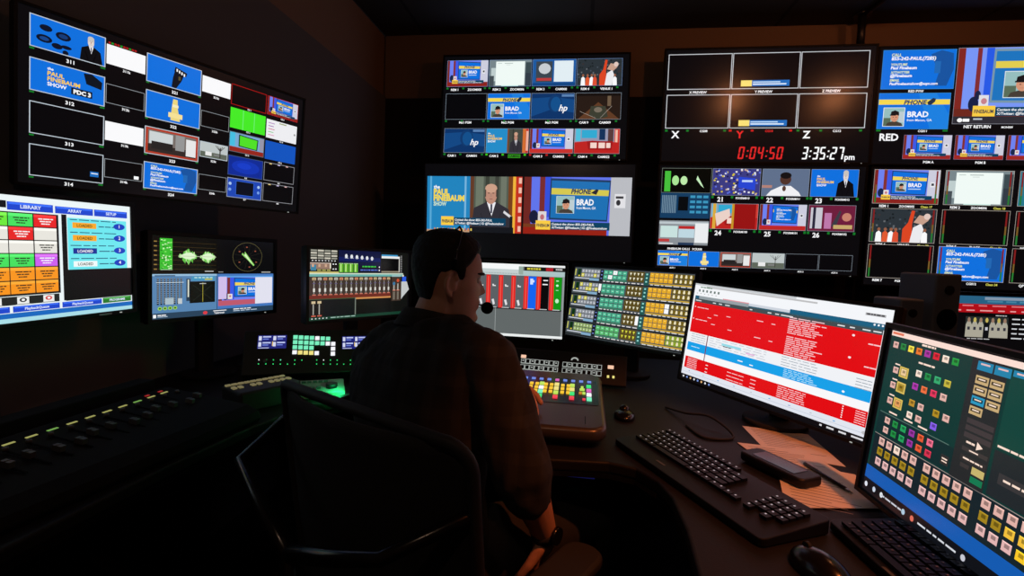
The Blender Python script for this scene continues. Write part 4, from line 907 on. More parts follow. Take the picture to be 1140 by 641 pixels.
for u,v,sx,sz_,k in ((.079,.26,.02,.012,'g_peach'),(.887,.38,.022,.013,'g_peach'),(.868,.70,.008,.009,'g_cream'),(.915,.70,.008,.009,'g_cream')):
    obj('indicator', put(T,AX[5],AX[6],u,v,sx,sz_,.003), k, ax)
b = MB(); b.T = T
for k in range(7):
    a = pi*(k+.5)/7; b.box((.559-.5)*AX[5]+.012*cos(a),-.002,(.5-.25)*AX[6]+.010*sin(a),.005,.003,.0045)
obj('arc_mark', b, 'g_dimwhite', ax)
# ------------------------------------------------------------------ production switcher
SWP = [-.085,1.45,.815,0,radians(85),.35,.49]
sw = thing('production_switcher', 'satin grey production switcher console with columns of coloured lit keys under the man\'s hand', 'switcher', (-.085,1.45,DZ), 0)
X0,X1,Y0,Y1 = -.165,.172,-.245,.20; R_ = .045
def rr(x0,x1,y0,y1,r,n=6):
    P=[]
    for cx_,cy_,a0 in ((x1-r,y0+r,-pi/2),(x1-r,y1-r,0),(x0+r,y1-r,pi/2),(x0+r,y0+r,pi)):
        for k in range(n+1): a=a0+pi/2*k/n; P.append((cx_+r*cos(a),cy_+r*sin(a)))
    return P
rings=[]
zt = lambda y: .0538+.087*(y+.245)/1.0+.0 
for (ins,z) in ((.03,0),(.018,.012),(.006,.02),(0,.028),(0,None),(.004,None),(.012,None)):
    ring=[]
    for x,y in rr(X0+ins,X1-ins,Y0+ins,Y1-ins,max(R_-ins,.01)):
        top = .053+.087*(y+.245)
        ring.append((x,y,z if z is not None else top-{0:.010,.004:.003,.012:0}[ins]))
    rings.append(ring)
b = MB(); b.loft(rings); b.sm[-1]=b.sm[-2]=False; obj('console_body', b, 'switcher', sw)
T = Matrix.Translation((0,0,SWP[2]-DZ)) @ Matrix.Rotation(-SWP[4],4,'X')
def key(u,v,sx,sz_,k,name='lit_key',th=.006):
    x=(u-.5)*SWP[5]; y=(.5-v)*SWP[6]
    b = MB(); b.box(x,y,.053+.087*(y+.245)+th/2-.001,sx,sz_,th); return obj(name,b,k,sw,bevel=.0012)
bb = MB(); bb.prism(rr(-.13,.155,-.085,.125,.01),0,.0012); bb.v=[(x,y,z+.053+.087*(y+.245)) for x,y,z in bb.v]; obj('key_bed', bb, 'gloss', sw)
for i in range(9): key(.292+.0727*i,.29,.0125,.012,'g_blue' if i!=4 else 'g_purple')
for u in (.385,.515,.665): 
    for i in range(2):
        for q in range(3): key(u-.026+.05*i,.385+.062*q,.011,.017,'g_yellow')
for u,v in ((.80,.44),(.82,.44),(.81,.40)): key(u,v+.0,.008,.014,'g_lime')
key(.795,.5,.009,.014,'g_amber'); key(.825,.5,.009,.014,'g_lime'); key(.825,.6,.009,.01,'g_red')
for u,ks in ((.452,('g_lime','g_white','g_mint','g_green')),(.585,('g_cream','g_cream','g_lime','g_red')),(.723,('g_lime','g_cream','g_green','g_red')),(.868,('g_green','g_purple','g_white','g_mint'))):
    for q,k in enumerate(ks): key(u,.375+.072*q,.0145,.024,k)
key(.30,.40,.012,.022,'g_white'); key(.30,.47,.012,.022,'g_blue')
bb = MB(); x=.13; bb.box(.117,-.17,.053+.087*(-.17+.245)+.0002,.0015,.10,.0008); obj('panel_seam', bb, 'foam', sw)
# ------------------------------------------------------------------ trackball, keyboards, papers, pen, phone
tb = thing('trackball', 'small black trackball with an orange glint right of the production switcher', 'trackball', (.155,1.49,DZ))
b = MB(); b.sph((0,0,.006),(.032,.045,.018),24,12); b.v=[(x,y,max(z,0)) for x,y,z in b.v]; obj('housing', b, 'gloss', tb)
b = MB(); b.sph((0,.012,.02),.016,20,12); obj('ball', b, 'gloss', tb)
def keyboard(label, corner, rz, L=.475, D=.20, palm=.055):
    k = thing('keyboard', label, 'keyboard', (*corner,DZ), rz)
    # origin = rear-left corner; x along the rows, -y towards the typist
    b = MB(); P = rr(0,L,-D,0,.012,4); 
    top = lambda y: .016+ (y+D)/D*.012
    b.prism(P,0,1); b.v=[(x,y,.002 if z<.5 else top(y)) for x,y,z in b.v]; obj('keyboard_base', b, 'key', k, bevel=.002)
    px,py = .0193,.0195; n = 0
    rows = [[1]*13, [1]*13+[2], [1.5]+[1]*12+[1.5], [1.75]+[1]*11+[2.25], [2.25]+[1]*10+[2.75], [1.25,1.25,1.25,6.25,1.25,1.25,1.25,1.25]]
    def cap(x,y,w,glyph=True):
        z = top(y)+.0; b = MB(); b.box(x,y,z+.0035,w*px-.0035,py-.0055,.006)
        if glyph: b.box(x-.2*px*w*0-.002,y+.002,z+.0072,.0028,.0036,.0006); b.mi[-6:]=[1]*6
        obj('keycap', b, ['key','print' if L>.45 else 'print2'], k, bevel=0)
    for r_,row in enumerate(rows):
        x = .018; y = -.014-.0175*r_-(.004 if r_ else 0)
        if r_==0: x=.018
        for w in row:
            cap(x+w*px/2, y, w, w<3); x += w*px; n += 1
    for r_ in range(5):
        for q in range(4):
            if r_ in (4,) and q==1: continue
            if n>=92: break
            cap(L-.095+q*px+.008, -.014-.0175*(r_+1)-.004, 1); n += 1
    for q in range(3): cap(L-.165+q*px+.006,-.014-.0175*5-.004,1); n+=1
    b = MB(); b.box(L*.35,-D+palm*.5,top(-D+palm*.5)+.0003,.03,.006,.0006); obj('badge', b, 'knob', k)
    return k
# rear-left corner (.264,1.429), rear-right (.462,.971)
keyboard('large black keyboard with a palm rest in front of the red and blue rundown monitor', (.255,1.340), radians(-62.7), .473, .165, .045)
keyboard('second black keyboard in shadow below the nearest monitor at the lower right', (.60,.955), radians(-85), .44, .125, .008)
def sheet(label, pts, z, lines=True, mt='paper', group=None):
    cx_=sum(p[0] for p in pts)/len(pts); cy_=sum(p[1] for p in pts)/len(pts)
    s = thing('paper_sheet', label, 'paper', (cx_,cy_,z))
    b = MB(); b.prism([(x-cx_,y-cy_) for x,y in pts],0,.0008); obj('page', b, mt, s)
    if lines:
        A=Vector((pts[0][0]-cx_,pts[0][1]-cy_,0)); B=Vector((pts[1][0]-cx_,pts[1][1]-cy_,0)); D_=Vector((pts[-1][0]-cx_,pts[-1][1]-cy_,0)); b = MB(); rd=random.Random(int(cx_*1000))
        for k in range(14):
            t=.1+.058*k; e=rd.uniform(.5,.88); p=A+(D_-A)*t+(B-A)*.1; q=A+(D_-A)*t+(B-A)*e; d=(B-A).normalized(); nn=Vector((-d.y,d.x,0))*.0012
            b.add([(*(p-nn).xy,.0010),(*(q-nn).xy,.0010),(*(q+nn).xy,.0010),(*(p+nn).xy,.0010)],[(0,1,2,3)])
        obj('printed_lines', b, 'ink', s)
    return s
sheet('far printed sheet lying under the foot of the rundown monitor',[(.50,1.50),(.67,1.47),(.66,1.25),(.50,1.29)],DZ+.0004)
sheet('middle printed sheet partly under the black phone',[(.44,1.35),(.60,1.34),(.655,1.10),(.49,1.13)],DZ+.0016)
sheet('nearest sheet with a long pen on it beside the large keyboard',[(.50,1.25),(.655,1.20),(.63,1.04),(.425,1.0)],DZ+.0028)
pn = thing('pen', 'long dark pen lying across the papers', 'pen', (.575,1.16,DZ+.0075), radians(-76))
b = MB(); b.tube([(-.07,0,0),(.055,0,0)],.0042,12); obj('barrel', b, 'gloss', pn); b = MB(); b.tube([(.055,0,0),(.073,0,-.001)],[.004,.0012],10,False); obj('tip', b, 'metal', pn)
b = MB(); b.box(-.05,0,.0055,.04,.003,.0015); obj('clip', b, 'metal', pn)
ph = thing('telephone_handset', 'black handset lying between the large keyboard and the papers', 'telephone', (.478,1.175,DZ+.004), radians(-60))
b = MB(); b.prism(rr(-.085,.085,-.035,.035,.015),0,.022); obj('body', b, 'black', ph, bevel=.006, seg=3)
b = MB(); b.box(.0,0,.0225,.11,.045,.001); obj('face', b, 'gloss', ph)
ms = thing('mouse', 'black mouse with a faint warm glint at the bottom right of the desk', 'mouse', (.395,.79,DZ), radians(20))
b = MB(); b.sph((0,0,.004),(.032,.056,.032),24,14); b.v=[(x,y,max(z,0)) for x,y,z in b.v]; obj('shell', b, 'gloss', ms)
b = MB(); b.cyl((0,.03,.03),.007,.006,16,'X'); obj('wheel', b, 'rubber', ms)
# ------------------------------------------------------------------ loudspeakers by the rear right monitor
def speaker(label, loc, rz, w, d, h, base):
    s = thing('loudspeaker', label, 'loudspeaker', loc, rz, None)
    b = MB(); b.box(0,0,base+h/2,w,d,h); obj('cabinet', b, 'speaker', s, bevel=.008, seg=3)
    b = MB(); b.cyl((0,-d/2-.002,base+h*.3),w*.36,.008,28,'Y'); obj('woofer', b, 'foam', s)
    b = MB(); b.cyl((0,-d/2-.002,base+h*.75),w*.16,.008,24,'Y'); obj('tweeter', b, 'gloss', s)
    if base: 
        b = MB(); b.box(0,0,base/2,.06,.06,base); b.box(0,0,.006,w,d,.012); obj('stand', b, 'matte', s)
    return s
speaker('taller loudspeaker on a short stand left of the rear right monitor', (1.30,2.02,DZ), radians(14), .105,.15,.235,.24)
speaker('shorter loudspeaker partly hidden behind the rundown monitor', (1.175,1.98,DZ), radians(10), .09,.13,.2,.18)
# ------------------------------------------------------------------ ceiling: downlights, pole, conduit
def downlight(loc, power, label, aim, size=75, blend=.6):
    d = thing('ceiling_downlight', label, 'ceiling light', loc, 0, 'warm ceiling downlights')
    b = MB(); b.cyl((0,0,-.03),.06,.06,28); obj('housing', b, 'matte', d)
    b = MB(); b.cyl((0,0,-.0615),.045,.003,28); obj('lens', b, 'lamp', d)
    l = bpy.data.lights.new('downlight_lamp','SPOT'); l.energy = power; l.color = (1,.22,.05); l.spot_size = radians(size); l.spot_blend = blend; l.shadow_soft_size = .03
    o = bpy.data.objects.new('downlight_lamp', l); COL.objects.link(o); o.location = (loc[0],loc[1],loc[2]-.075)
    o.rotation_euler = (Vector(aim)-Vector(o.location)).to_track_quat('-Z','Y').to_euler(); return d
M['lamp'] = mat('lamp_lens', (.1,.1,.1), .5, emis=(1,.42,.16), estr=3)
def glowlamp(loc, power, label, col):
    d = thing('ceiling_downlight', label, 'ceiling light', loc, 0, 'warm ceiling downlights')
    b = MB(); b.cyl((0,0,-.012),.075,.024,28); obj('trim_ring', b, 'matte', d)
    b = MB(); b.cyl((0,0,-.026),.055,.006,28); obj('lens', b, 'lamp', d)
    l = bpy.data.lights.new('downlight_lamp','POINT'); l.energy = power; l.color = col; l.shadow_soft_size = .04
    o = bpy.data.objects.new('downlight_lamp', l); COL.objects.link(o); o.location = (loc[0],loc[1],loc[2]-.09)
downlight((.9,.25,2.8), 115, 'ceiling spotlight aimed at the papers on the right of the desk', (.28,1.15,.74), 34, .6)
glowlamp((1.28,2.0,2.8), 6, 'left one of two warm lamps over the right wall televisions', (1,.33,.12))
glowlamp((2.12,2.02,2.8), 6, 'right one of two warm lamps over the right wall televisions', (1,.33,.12))
glowlamp((-.2,-.7,2.8), 8, 'dim ceiling lamp behind the seated man, over the left of the room', (1,.66,.45))  # added unseen lamp, lifts the dark left wall and upper walls
pl_ = thing('ceiling_pole', 'dark pole hanging from the ceiling between the two right pairs of wall televisions', 'pole', (1.66,3.38,2.60))
b = MB(); b.cyl((0,0,.09),.022,.20,16); obj('tube', b, 'darkmetal', pl_); b = MB(); b.cyl((0,0,.192),.05,.014,20); obj('ceiling_flange', b, 'darkmetal', pl_)
b = MB(); b.box(0,.02,-.03,.09,.03,.06); obj('clamp', b, 'darkmetal', pl_)
cb = thing('ceiling_conduit', 'dark cable conduit running along the ceiling from the pole', 'conduit', (1.66,3.2,2.785))
b = MB(); b.tube([(0,.13,0),(.02,-.1,0),(.12,-.6,0),(.3,-1.6,0)],.014,10,False); obj('conduit_tube', b, 'darkmetal', cb)
# added green fill light and its small casing, tinting the controller and desk
gp = bpy.data.lights.new('green_fill_point','POINT'); gp.energy=.26; gp.color=(.02,1,.28); gp.shadow_soft_size=.012
go = bpy.data.objects.new('green_fill_point',gp); COL.objects.link(go); go.location=(-.752,1.44,DZ+.05)
gl = thing('added_green_fill', 'small green lamp glowing on the desk beside the shuttle controller, behind the man', 'lamp', (-.715,1.43,DZ+.0), radians(75))
b = MB(); b.box(0,0,.011,.10,.02,.02); obj('case', b, 'black', gl, bevel=.003)
b = MB(); b.box(0,.0115,.012,.08,.003,.012); obj('diffuser', b, 'greenfill', gl)

sc_ = thing('shuttle_controller', 'small pale grey controller lit green between the key unit and the readout panel', 'controller', (-.82,1.465,DZ), radians(30))
b = MB(); b.prism(rr(-.07,.07,-.05,.05,.008,4),0,1); b.v=[(x,y,.004 if z<.5 else .022+.018*(y+.05)/.1) for x,y,z in b.v]; obj('case', b, 'palegrey', sc_, bevel=.003)
b = MB(); b.cyl((.03,-.01,.034),.018,.014,24); obj('jog_wheel', b, 'black', sc_)
for i in range(5):
    b = MB(); b.box(-.055+.017*i,.03,.039,.012,.010,.006); obj('key', b, 'knob', sc_)
for i in range(3):
    b = MB(); b.box(-.05+.02*i,-.015,.031,.014,.012,.006); obj('key', b, 'knob', sc_)
def cable(label, pts, r=.0035, mt='rubber'):
    P=[Vector(p) for p in pts]; Q=[]
    for i in range(len(P)-1):
        a=P[max(i-1,0)]; b_=P[i]; c=P[i+1]; d=P[min(i+2,len(P)-1)]
        for k in range(6):
            t=k/6; Q.append(.5*((2*b_)+(c-a)*t+(2*a-5*b_+4*c-d)*t*t+(3*b_-a-3*c+d)*t**3))
    Q.append(P[-1]); t = thing('cable', label, 'cable', tuple(P[0])); m_=MB(); m_.tube([q-P[0] for q in Q], r, 8); obj('cord', m_, mt, t)
cable('black cable looping on the desk behind the large keyboard', [(.30,1.62,DZ+.004),(.34,1.52,DZ+.02),(.40,1.47,DZ+.03),(.44,1.38,DZ+.006),(.36,1.36,DZ+.004),(.33,1.45,DZ+.004)])
cable('black cable hanging on the wall left of the twelve-picture television', [(-1.08,3.46,2.30),(-1.03,3.44,2.2),(-1.05,3.45,2.0),(-1.07,3.44,1.8),(-1.0,3.44,1.5),(-1.02,3.45,1.2)],.005)
cable('thin pale cable rising beside the controller left of the man', [(-.72,1.39,DZ+.004),(-.70,1.46,DZ+.02),(-.69,1.54,DZ+.05),(-.70,1.62,DZ+.03)],.0025,'palegrey')
lb = thing('junction_box', 'dark teal upright box behind the mixing console at the left edge', 'box', (-1.36,.86,DZ), radians(4))
b = MB(); b.box(0,0,.10,.12,.12,.20); obj('case', b, 'teal', lb, bevel=.006)
b = MB(); b.box(.0615,0,.10,.003,.09,.16); obj('cover', b, 'grey', lb)
ct = thing('computer_tower', 'black computer case with a blue light under the desk below the switcher', 'computer', (.06,2.0,0), 0)
b = MB(); b.box(0,.0,.24,.20,.42,.46); obj('case', b, 'matte', ct, bevel=.006)
b = MB(); b.box(0,-.214,.24,.19,.01,.45); obj('front_panel', b, 'gloss', ct, bevel=.003)
b = MB(); b.box(-.02,-.2205,.42,.10,.002,.03); obj('status_window', b, 'blueglow', ct)
b = MB(); b.box(.085,-.2205,.33,.004,.002,.004); obj('power_light', b, 'g_white', ct)
# ------------------------------------------------------------------ the seated man
FWD = Vector((.481,.876,0)); RGT = Vector((.876,-.481,0))
mr = thing('person', 'man in a dark checked shirt seated at the desk, head turned right', 'person', (-.33,1.05,0))
O = Vector((-.33,1.05,0))
def ring(c, rx, ry, fwd=FWD, rgt=RGT, up=Vector((0,0,0)), n=28, sq=.0):
    P=[]
    for k in range(n):
        a=2*pi*k/n; ca,sa=cos(a),sin(a)
        if sq: ca=math.copysign(abs(ca)**(1-sq),ca); sa=math.copysign(abs(sa)**(1-sq),sa)
        P.append(tuple(Vector(c)-O+rgt*rx*ca+fwd*ry*sa+up*ca))
    return P
def rel(*p): return tuple(Vector(p)-O)
# joints in world space
hipR,hipL=(-.265,1.04,.53),(-.42,1.10,.53); kneeR,kneeL=(.06,1.36,.50),(-.20,1.49,.52); ankR,ankL=(.06,1.50,.09),(-.16,1.62,.09)
shR,shL=(-.205,1.095,.985),(-.552,1.268,.925); elR,elL=(-.092,.99,.745),(-.41,1.47,.83); wrR,wrL=(-.050,1.062,.595),(-.195,1.345,.86)
neck0,neck1=(-.385,1.20,.99),(-.345,1.225,1.09)
def torso(b, g=0.):
    T_=[((-.345,1.055,.50),.165,.12),((-.345,1.06,.58),.170,.128),((-.35,1.075,.66),.162,.120),((-.36,1.10,.75),.168,.122),((-.372,1.135,.84),.190,.130),((-.383,1.165,.91),.212,.125),((-.388,1.185,.965),.205,.105),((-.388,1.195,1.005),.135,.080),((-.382,1.202,1.04),.078,.066)]
    rs=[]
    for i,(c,rx,ry) in enumerate(T_):
        tl = Vector((0,0,.028*min(i,6)/6))   # right shoulder a little higher
        rs.append(ring(c,rx+g,ry+g,up=tl))
    b.loft(rs)
def W3(*p): return Vector(rel(*p))
# head, in its own frame: x forward, y left, z up
HC = Vector((-.336,1.236,1.148)); HY = radians(27); HPIT = radians(4)
HM = Matrix.Translation(HC-O) @ Matrix.Rotation(HY,4,'Z') @ Matrix.Rotation(HPIT,4,'Y') @ Matrix.Scale(.96,4)
PR=[(-.118,.052,.010,.024),(-.110,.078,-.010,.040),(-.095,.084,-.040,.050),(-.080,.081,-.056,.056),(-.065,.083,-.064,.060),(-.050,.084,-.070,.063),(-.030,.083,-.078,.067),(-.010,.082,-.086,.071),(.010,.080,-.093,.073),(.030,.084,-.098,.075),(.055,.082,-.100,.076),(.080,.072,-.095,.072),(.100,.054,-.082,.062),(.115,.028,-.060,.042),(.123,-.006,-.030,.012)]
def prof_at(z):
    if z<=PR[0][0]: return PR[0][1:]
    for a,b in zip(PR,PR[1:]):
        if z<=b[0]:
            t=(z-a[0])/(b[0]-a[0]); return tuple(a[i]+(b[i]-a[i])*t for i in (1,2,3))
    return PR[-1][1:]
G=lambda x,s: math.exp(-(x/s)**2)
def head_pt(z, th, off=0.):
    F,B,Wd=prof_at(z); cx_=(F+B)/2*.4; 
    c,s_=cos(th),sin(th)
    x = cx_+((F-cx_) if c>0 else (cx_-B))*math.copysign(abs(c)**.9,c); y = Wd*math.copysign(abs(s_)**.88,s_)
    if c>0:
        nz = .0 if z>.014 or z<-.036 else (.026*(1-(z+.024)/.038) if z>-.024 else .026*max(0,(z+.036)/.012))
        x += nz*G(y,.0125)+ .004*G(z-.016,.012)*G(y,.01)
        x += .006*G(z+.050,.006)*G(y,.022)+.0055*G(z+.064,.007)*G(y,.020)-.004*G(z+.057,.003)*G(y,.022)-.004*G(z+.078,.007)*G(y,.03)+.005*G(z+.100,.012)*G(y,.022)
        x -= .010*G(z-.010,.011)*(G(y-.031,.014)+G(y+.031,.014)); x += .005*G(z-.030,.008)*G(abs(y)-.028,.022)
        y += math.copysign(.003,y)*G(z+.015,.016)*G(x-.05,.02) if y else 0
    v=Vector((x,y,z))
    if off: v += Vector((x-cx_,y,z*.6)).normalized()*off
    return v
def head_mesh(b, off=0., mask=None, nz=56, nt=64):
    rings=[]
    for j in range(nz+1):
        z=-.117+.2395*j/nz; r=[]
        for k in range(nt):
            th=2*pi*k/nt; o_=off if mask is None else mask(z,th)
            r.append(tuple(HM @ head_pt(z,th,o_)))
        rings.append(r)
    b.loft(rings)
b = MB(); head_mesh(b)
# neck, ears
b.tube([W3(*neck0),W3(-.37,1.212,1.05),W3(-.352,1.222,1.11)],[.062,.056,.052],20)
for s_ in (-1,1):
    ear=[]; 
    for k in range(11):
        a=-1.9+k*.47; ear.append(HM @ Vector((-.016-.017*cos(a)*.9-.004, s_*(.080+.004*(1 if k<8 else 0)), -.004+.030*sin(a)+.002)))
    ear=[HM @ Vector((-.012+.016*math.cos(t)-.010*0, s_*(.0785+.006*max(0,-cos(t))), -.003+.031*sin(t))) for t in [radians(q) for q in (-95,-130,-165,165,130,95,60,25)]]
    b.tube(ear,[.007,.0055,.005,.005,.0055,.006,.0055,.005],10)
    b.T=Matrix.Identity(4); 
    e_=MB(); e_.sph((0,0,0),(.015,.004,.024),16,10); b.add([tuple(HM @ (Matrix.Rotation(radians(-12),4,'Y')@Vector(p)+Vector((-.012,s_*.076,-.004)))) for p in e_.v], e_.f)
# body under the clothes
torso(b,-.028)
for (a,e,w_) in ((shR,elR,wrR),(shL,elL,wrL)):
    A,E_,Wr=W3(*a),W3(*e),W3(*w_); b.tube([A,(A+E_)/2,E_],[.036,.036,.036],16); b.tube([E_,E_+(Wr-E_)*.35,Wr],[.038,.040,.027],16)
for (h_,k_,an) in ((hipR,kneeR,ankR),(hipL,kneeL,ankL)):
    H_,K_,A_=W3(*h_),W3(*k_),W3(*an); b.tube([H_,K_],[.080,.055],16); b.tube([K_,K_+(A_-K_)*.35,A_],[.055,.053,.036],16)
def hand(b, wr, d, palmn, side, curl, spread=.0):
    """wr wrist, d hand direction, palmn palm normal, side +1/-1 where the thumb goes"""
    d=d.normalized(); palmn=(palmn-d*palmn.dot(d)).normalized(); s_=d.cross(palmn)*side
    kn=wr+d*.092
    b.tube([wr-d*.01,wr+d*.03,wr+d*.085],[.027,.026,.012],14)
    b.loft([[tuple(c+s_*w_*cos(2*pi*k/16)+palmn*t*sin(2*pi*k/16)) for k in range(16)] for c,w_,t in ((wr,.026,.019),(wr+d*.03,.036,.016),(wr+d*.07,.041,.014),(kn,.040,.011))])
    for i,(L,r_) in enumerate(((.072,.0082),(.080,.0084),(.074,.0080),(.058,.0072))):
        base=kn+s_*(.0305-.0203*i)-d*.006; p=base; dirn=(d+s_*spread*(1.5-i)*.1).normalized(); pts=[p]; R=[r_*1.1]
        ang=0
        for q,fr in enumerate((.45,.30,.25)):
            ang+=curl*(.55,.75,.55)[q]; v=dirn*cos(ang)+palmn*sin(ang); p=p+v*L*fr; pts.append(p); R.append(r_*(1-.1*(q+1)))
        b.tube(pts,R,10)
    tb_=wr+d*.028+s_*.026; t1=tb_+(d*.6+s_*.75+palmn*.3).normalized()*.036; t2=t1+(d*.85+s_*.35+palmn*.35).normalized()*.030; t3=t2+(d*.95+palmn*.4).normalized()*.024
    b.tube([tb_-d*.01,t1,t2,t3],[.014,.0115,.0098,.008],10)
hand(b, W3(*wrL), Vector((.068,-.105,-.012)), Vector((.05,0,-1)), 1, .55)
hand(b, W3(*wrR), Vector((-.015,.035,-.1)), Vector((-1,.3,0)), -1, .45)
body = obj('body', b, 'skin', mr); voxel(body,.0038,3,.5)
# eyes, brows
for s_ in (-1,1):
    q=MB(); q.T=HM; q.sph((.0640,s_*.031,.010),.0115,16,12); e_=obj('eye', q, 'eye', mr)
    q=MB(); q.T=HM; q.sph((.0725,s_*.031,.010),(.0035,.0055,.0055),12,8); obj('iris', q, 'iris', e_)
    q=MB(); q.T=HM; q.tube([head_pt(.028,s_*t)+Vector((.002,0,0)) for t in (.22,.4,.6,.8)],[.003,.0042,.004,.002],8); obj('eyebrow', q, 'hair', mr)
# hair
def hmask(z,th):
    a=abs((th+pi)%(2*pi)-pi)   # 0 front, pi back
    lim = .078 if a<.75 else .078-(a-.75)/.65*.050 if a<1.4 else (.028-.05*(a-1.4)/.12 if a<1.52 else (.0 if False else .02)) if a<1.95 else .02-(a-1.95)/.45*.075 if a<2.4 else -.058
    if 1.35<=a<1.55: lim=.004
    t=(z-lim)/.012; t=max(0,min(1,t)); 
    top=1+.5*max(0,min(1,(z-.06)/.05)); nn=noise.noise(Vector((z*55,a*7,th)))*.0022+noise.noise(Vector((z*160,th*26,2)))*.0016
    return -.006+t*(.016*top+nn)
q=MB(); head_mesh(q,0,hmask,80,120)
# close the crown with a soft cap
q.add([tuple(HM@v) for v in []],[])
hair=obj('hair', q, 'hair', mr)
q=MB(); 
e_=MB(); e_.sph((0,0,0),(.058,.052,.022),28,14); q.add([tuple(HM @ (Vector(p)+Vector((-.006,0,.118)))) for p in e_.v], e_.f, True); obj('hair_crown', q, 'hair', mr)
# shirt
b = MB(); torso(b,.012)
b.tube([W3(-.40,1.205,.99),W3(-.49,1.245,.975),W3(*shL)],[.060,.060,.058],20); b.tube([W3(-.37,1.19,1.0),W3(-.29,1.145,1.01),W3(*shR)],[.060,.062,.066],20)
A,E_,Wr=W3(*shR),W3(*elR),W3(*wrR); b.tube([A-FWD*.0+Vector((-.03,.02,.0)),A,(A+E_)/2+Vector((.006,0,0)),E_,E_+(Wr-E_)*.12],[.062,.070,.070,.064,.054],22)
b.tube([E_+(Wr-E_)*.02,E_+(Wr-E_)*.17],[.056,.055],22)
A,E_,Wr=W3(*shL),W3(*elL),W3(*wrL); b.tube([A+Vector((.03,-.02,.0)),A,(A+E_)/2,E_,E_+(Wr-E_)*.5,E_+(Wr-E_)*.86],[.056,.058,.056,.056,.045,.040],22)
shirt=obj('shirt', b, 'plaid', mr); voxel(shirt,.006,10,.5)
for v in shirt.data.vertices:
    n_=v.normal; p=v.co; d=.010*noise.noise(Vector((p.x*9,p.y*9,p.z*5)))+.006*noise.noise(Vector((p.x*22+p.z*12,p.y*20,p.z*8)))+.0025*noise.noise(Vector((p.x*50,p.y*50,p.z*22)))
    v.co += n_*d
b = MB()
cu_=MB(); 
for (c,rx,ry,dz) in ((0,0,0,0),): pass
rs=[]
cN=Vector((-.380,1.203,1.045))
for (dz,rx,ry) in ((-.028,.088,.078),(.006,.079,.070),(.022,.074,.066),(.020,.070,.062),(-.02,.068,.060)):
    rs.append([tuple(Vector(p)) for p in ring((cN.x+dz*.2,cN.y+dz*.3,cN.z+dz),rx,ry,up=Vector((0,0,.0)),n=36)])
    rs[-1]=[(p[0],p[1],p[2]-.020*((Vector(p)-(cN-O)).dot(FWD)/.07)) for p in rs[-1]]
b.loft(rs); b.f=b.f[:-2]; b.mi=b.mi[:-2]; b.sm=b.sm[:-2]; obj('collar', b, 'plaid', mr)
# trousers, belt, shoes
b = MB(); b.loft([ring((-.345,1.055,.60),.172,.13),ring((-.342,1.055,.52),.178,.135),ring((-.335,1.06,.46),.165,.125)])
for (h_,k_,an) in ((hipR,kneeR,ankR),(hipL,kneeL,ankL)):
    H_,K_,A_=W3(*h_),W3(*k_),W3(*an); b.tube([H_,(H_+K_)/2,K_],[.094,.084,.070],20); b.tube([K_,K_+(A_-K_)*.4,A_],[.070,.064,.056],20)
tr=obj('trousers', b, 'denim', mr); voxel(tr,.008,6,.5)
for an,dr in ((ankR,Vector((.5,.86,0))),(ankL,Vector((.3,.95,0)))):
    A_=W3(*an); dr.normalize(); sd=Vector((dr.y,-dr.x,0)); b = MB(); rs=[]
    for t,wd,h_ in ((-.06,.022,.05),(-.05,.034,.085),(0,.038,.095),(.06,.042,.07),(.12,.046,.05),(.18,.040,.038),(.205,.022,.024)):
        c=A_+dr*t; c.z=-O.z; rs.append([tuple(Vector((c.x,c.y,.004))+sd*wd*cos(2*pi*k/16)+Vector((0,0,h_/2+h_/2*sin(2*pi*k/16)))) for k in range(16)])
    b.loft(rs); obj('shoe', b, 'leather', mr, subd=1)
# wristwatch
wt = thing('wristwatch', 'black wristwatch on the right wrist of the seated man', 'watch', tuple(Vector(wrR)))
ax_=(Vector(wrR)-Vector(elR)).normalized(); u_=ax_.orthogonal().normalized(); v_=ax_.cross(u_)
b = MB(); rs=[]
for dz,rr_ in ((-.010,.0285),(-.010,.0315),(.010,.0315),(.010,.0285)):
    rs.append([tuple(ax_*(dz-.012)+u_*rr_*cos(2*pi*k/28)+v_*rr_*sin(2*pi*k/28)) for k in range(28)])
rs.append(rs[0]); b.loft(rs); b.f=b.f[:-2]; b.mi=b.mi[:-2]; b.sm=b.sm[:-2]; obj('strap', b, 'rubber', wt)
oz=Vector((.3,-.6,.7)); oz=(oz-ax_*oz.dot(ax_)).normalized(); Rm=Matrix((ax_,ax_.cross(oz)*-1,oz)).transposed()
b = MB(); b.cyl((0,0,0),.019,.009,28); b.v=[tuple(Rm@Vector(p)+oz*.034-ax_*.012) for p in b.v]; obj('watch_case', b, 'gloss', wt)
# headset with boom microphone
hs = thing('headset', 'thin black headset with a foam microphone ball at the man\'s mouth', 'headset', tuple(HC))
HH = Matrix.Translation((0,0,0)) @ Matrix.Rotation(HY,4,'Z') @ Matrix.Rotation(HPIT,4,'Y') @ Matrix.Scale(.96,4)
b = MB(); b.T=HH; b.tube([(-.012,-.088,.045),(-.010,-.094,.075),(-.002,-.078,.108),(.008,-.045,.138),(.012,0,.150),(.008,.045,.138),(-.002,.080,.108),(-.010,.098,.07),(-.012,.096,.03),(-.012,.092,.0)],.0028,10); obj('headband', b, 'gloss', hs)
b = MB(); b.T=HH; b.cyl((-.010,.099,0),.032,.02,28,'Y'); obj('ear_cup', b, 'foam', hs)
b = MB(); b.T=HH; b.tube([(-.012,-.092,.04),(-.012,-.090,.052)],.009,12); obj('temple_pad', b, 'foam', hs)
b = MB(); b.T=HH; b.tube([(.0,.108,-.008),(.05,.090,-.040),(.095,.050,-.062),(.108,.012,-.064),(.109,.0,-.064)],.0026,8); obj('boom', b, 'gloss', hs)
b = MB(); b.T=HH; b.sph((.111,-.006,-.066),(.0175,.0165,.017),24,16); obj('foam_ball', b, 'foam', hs)
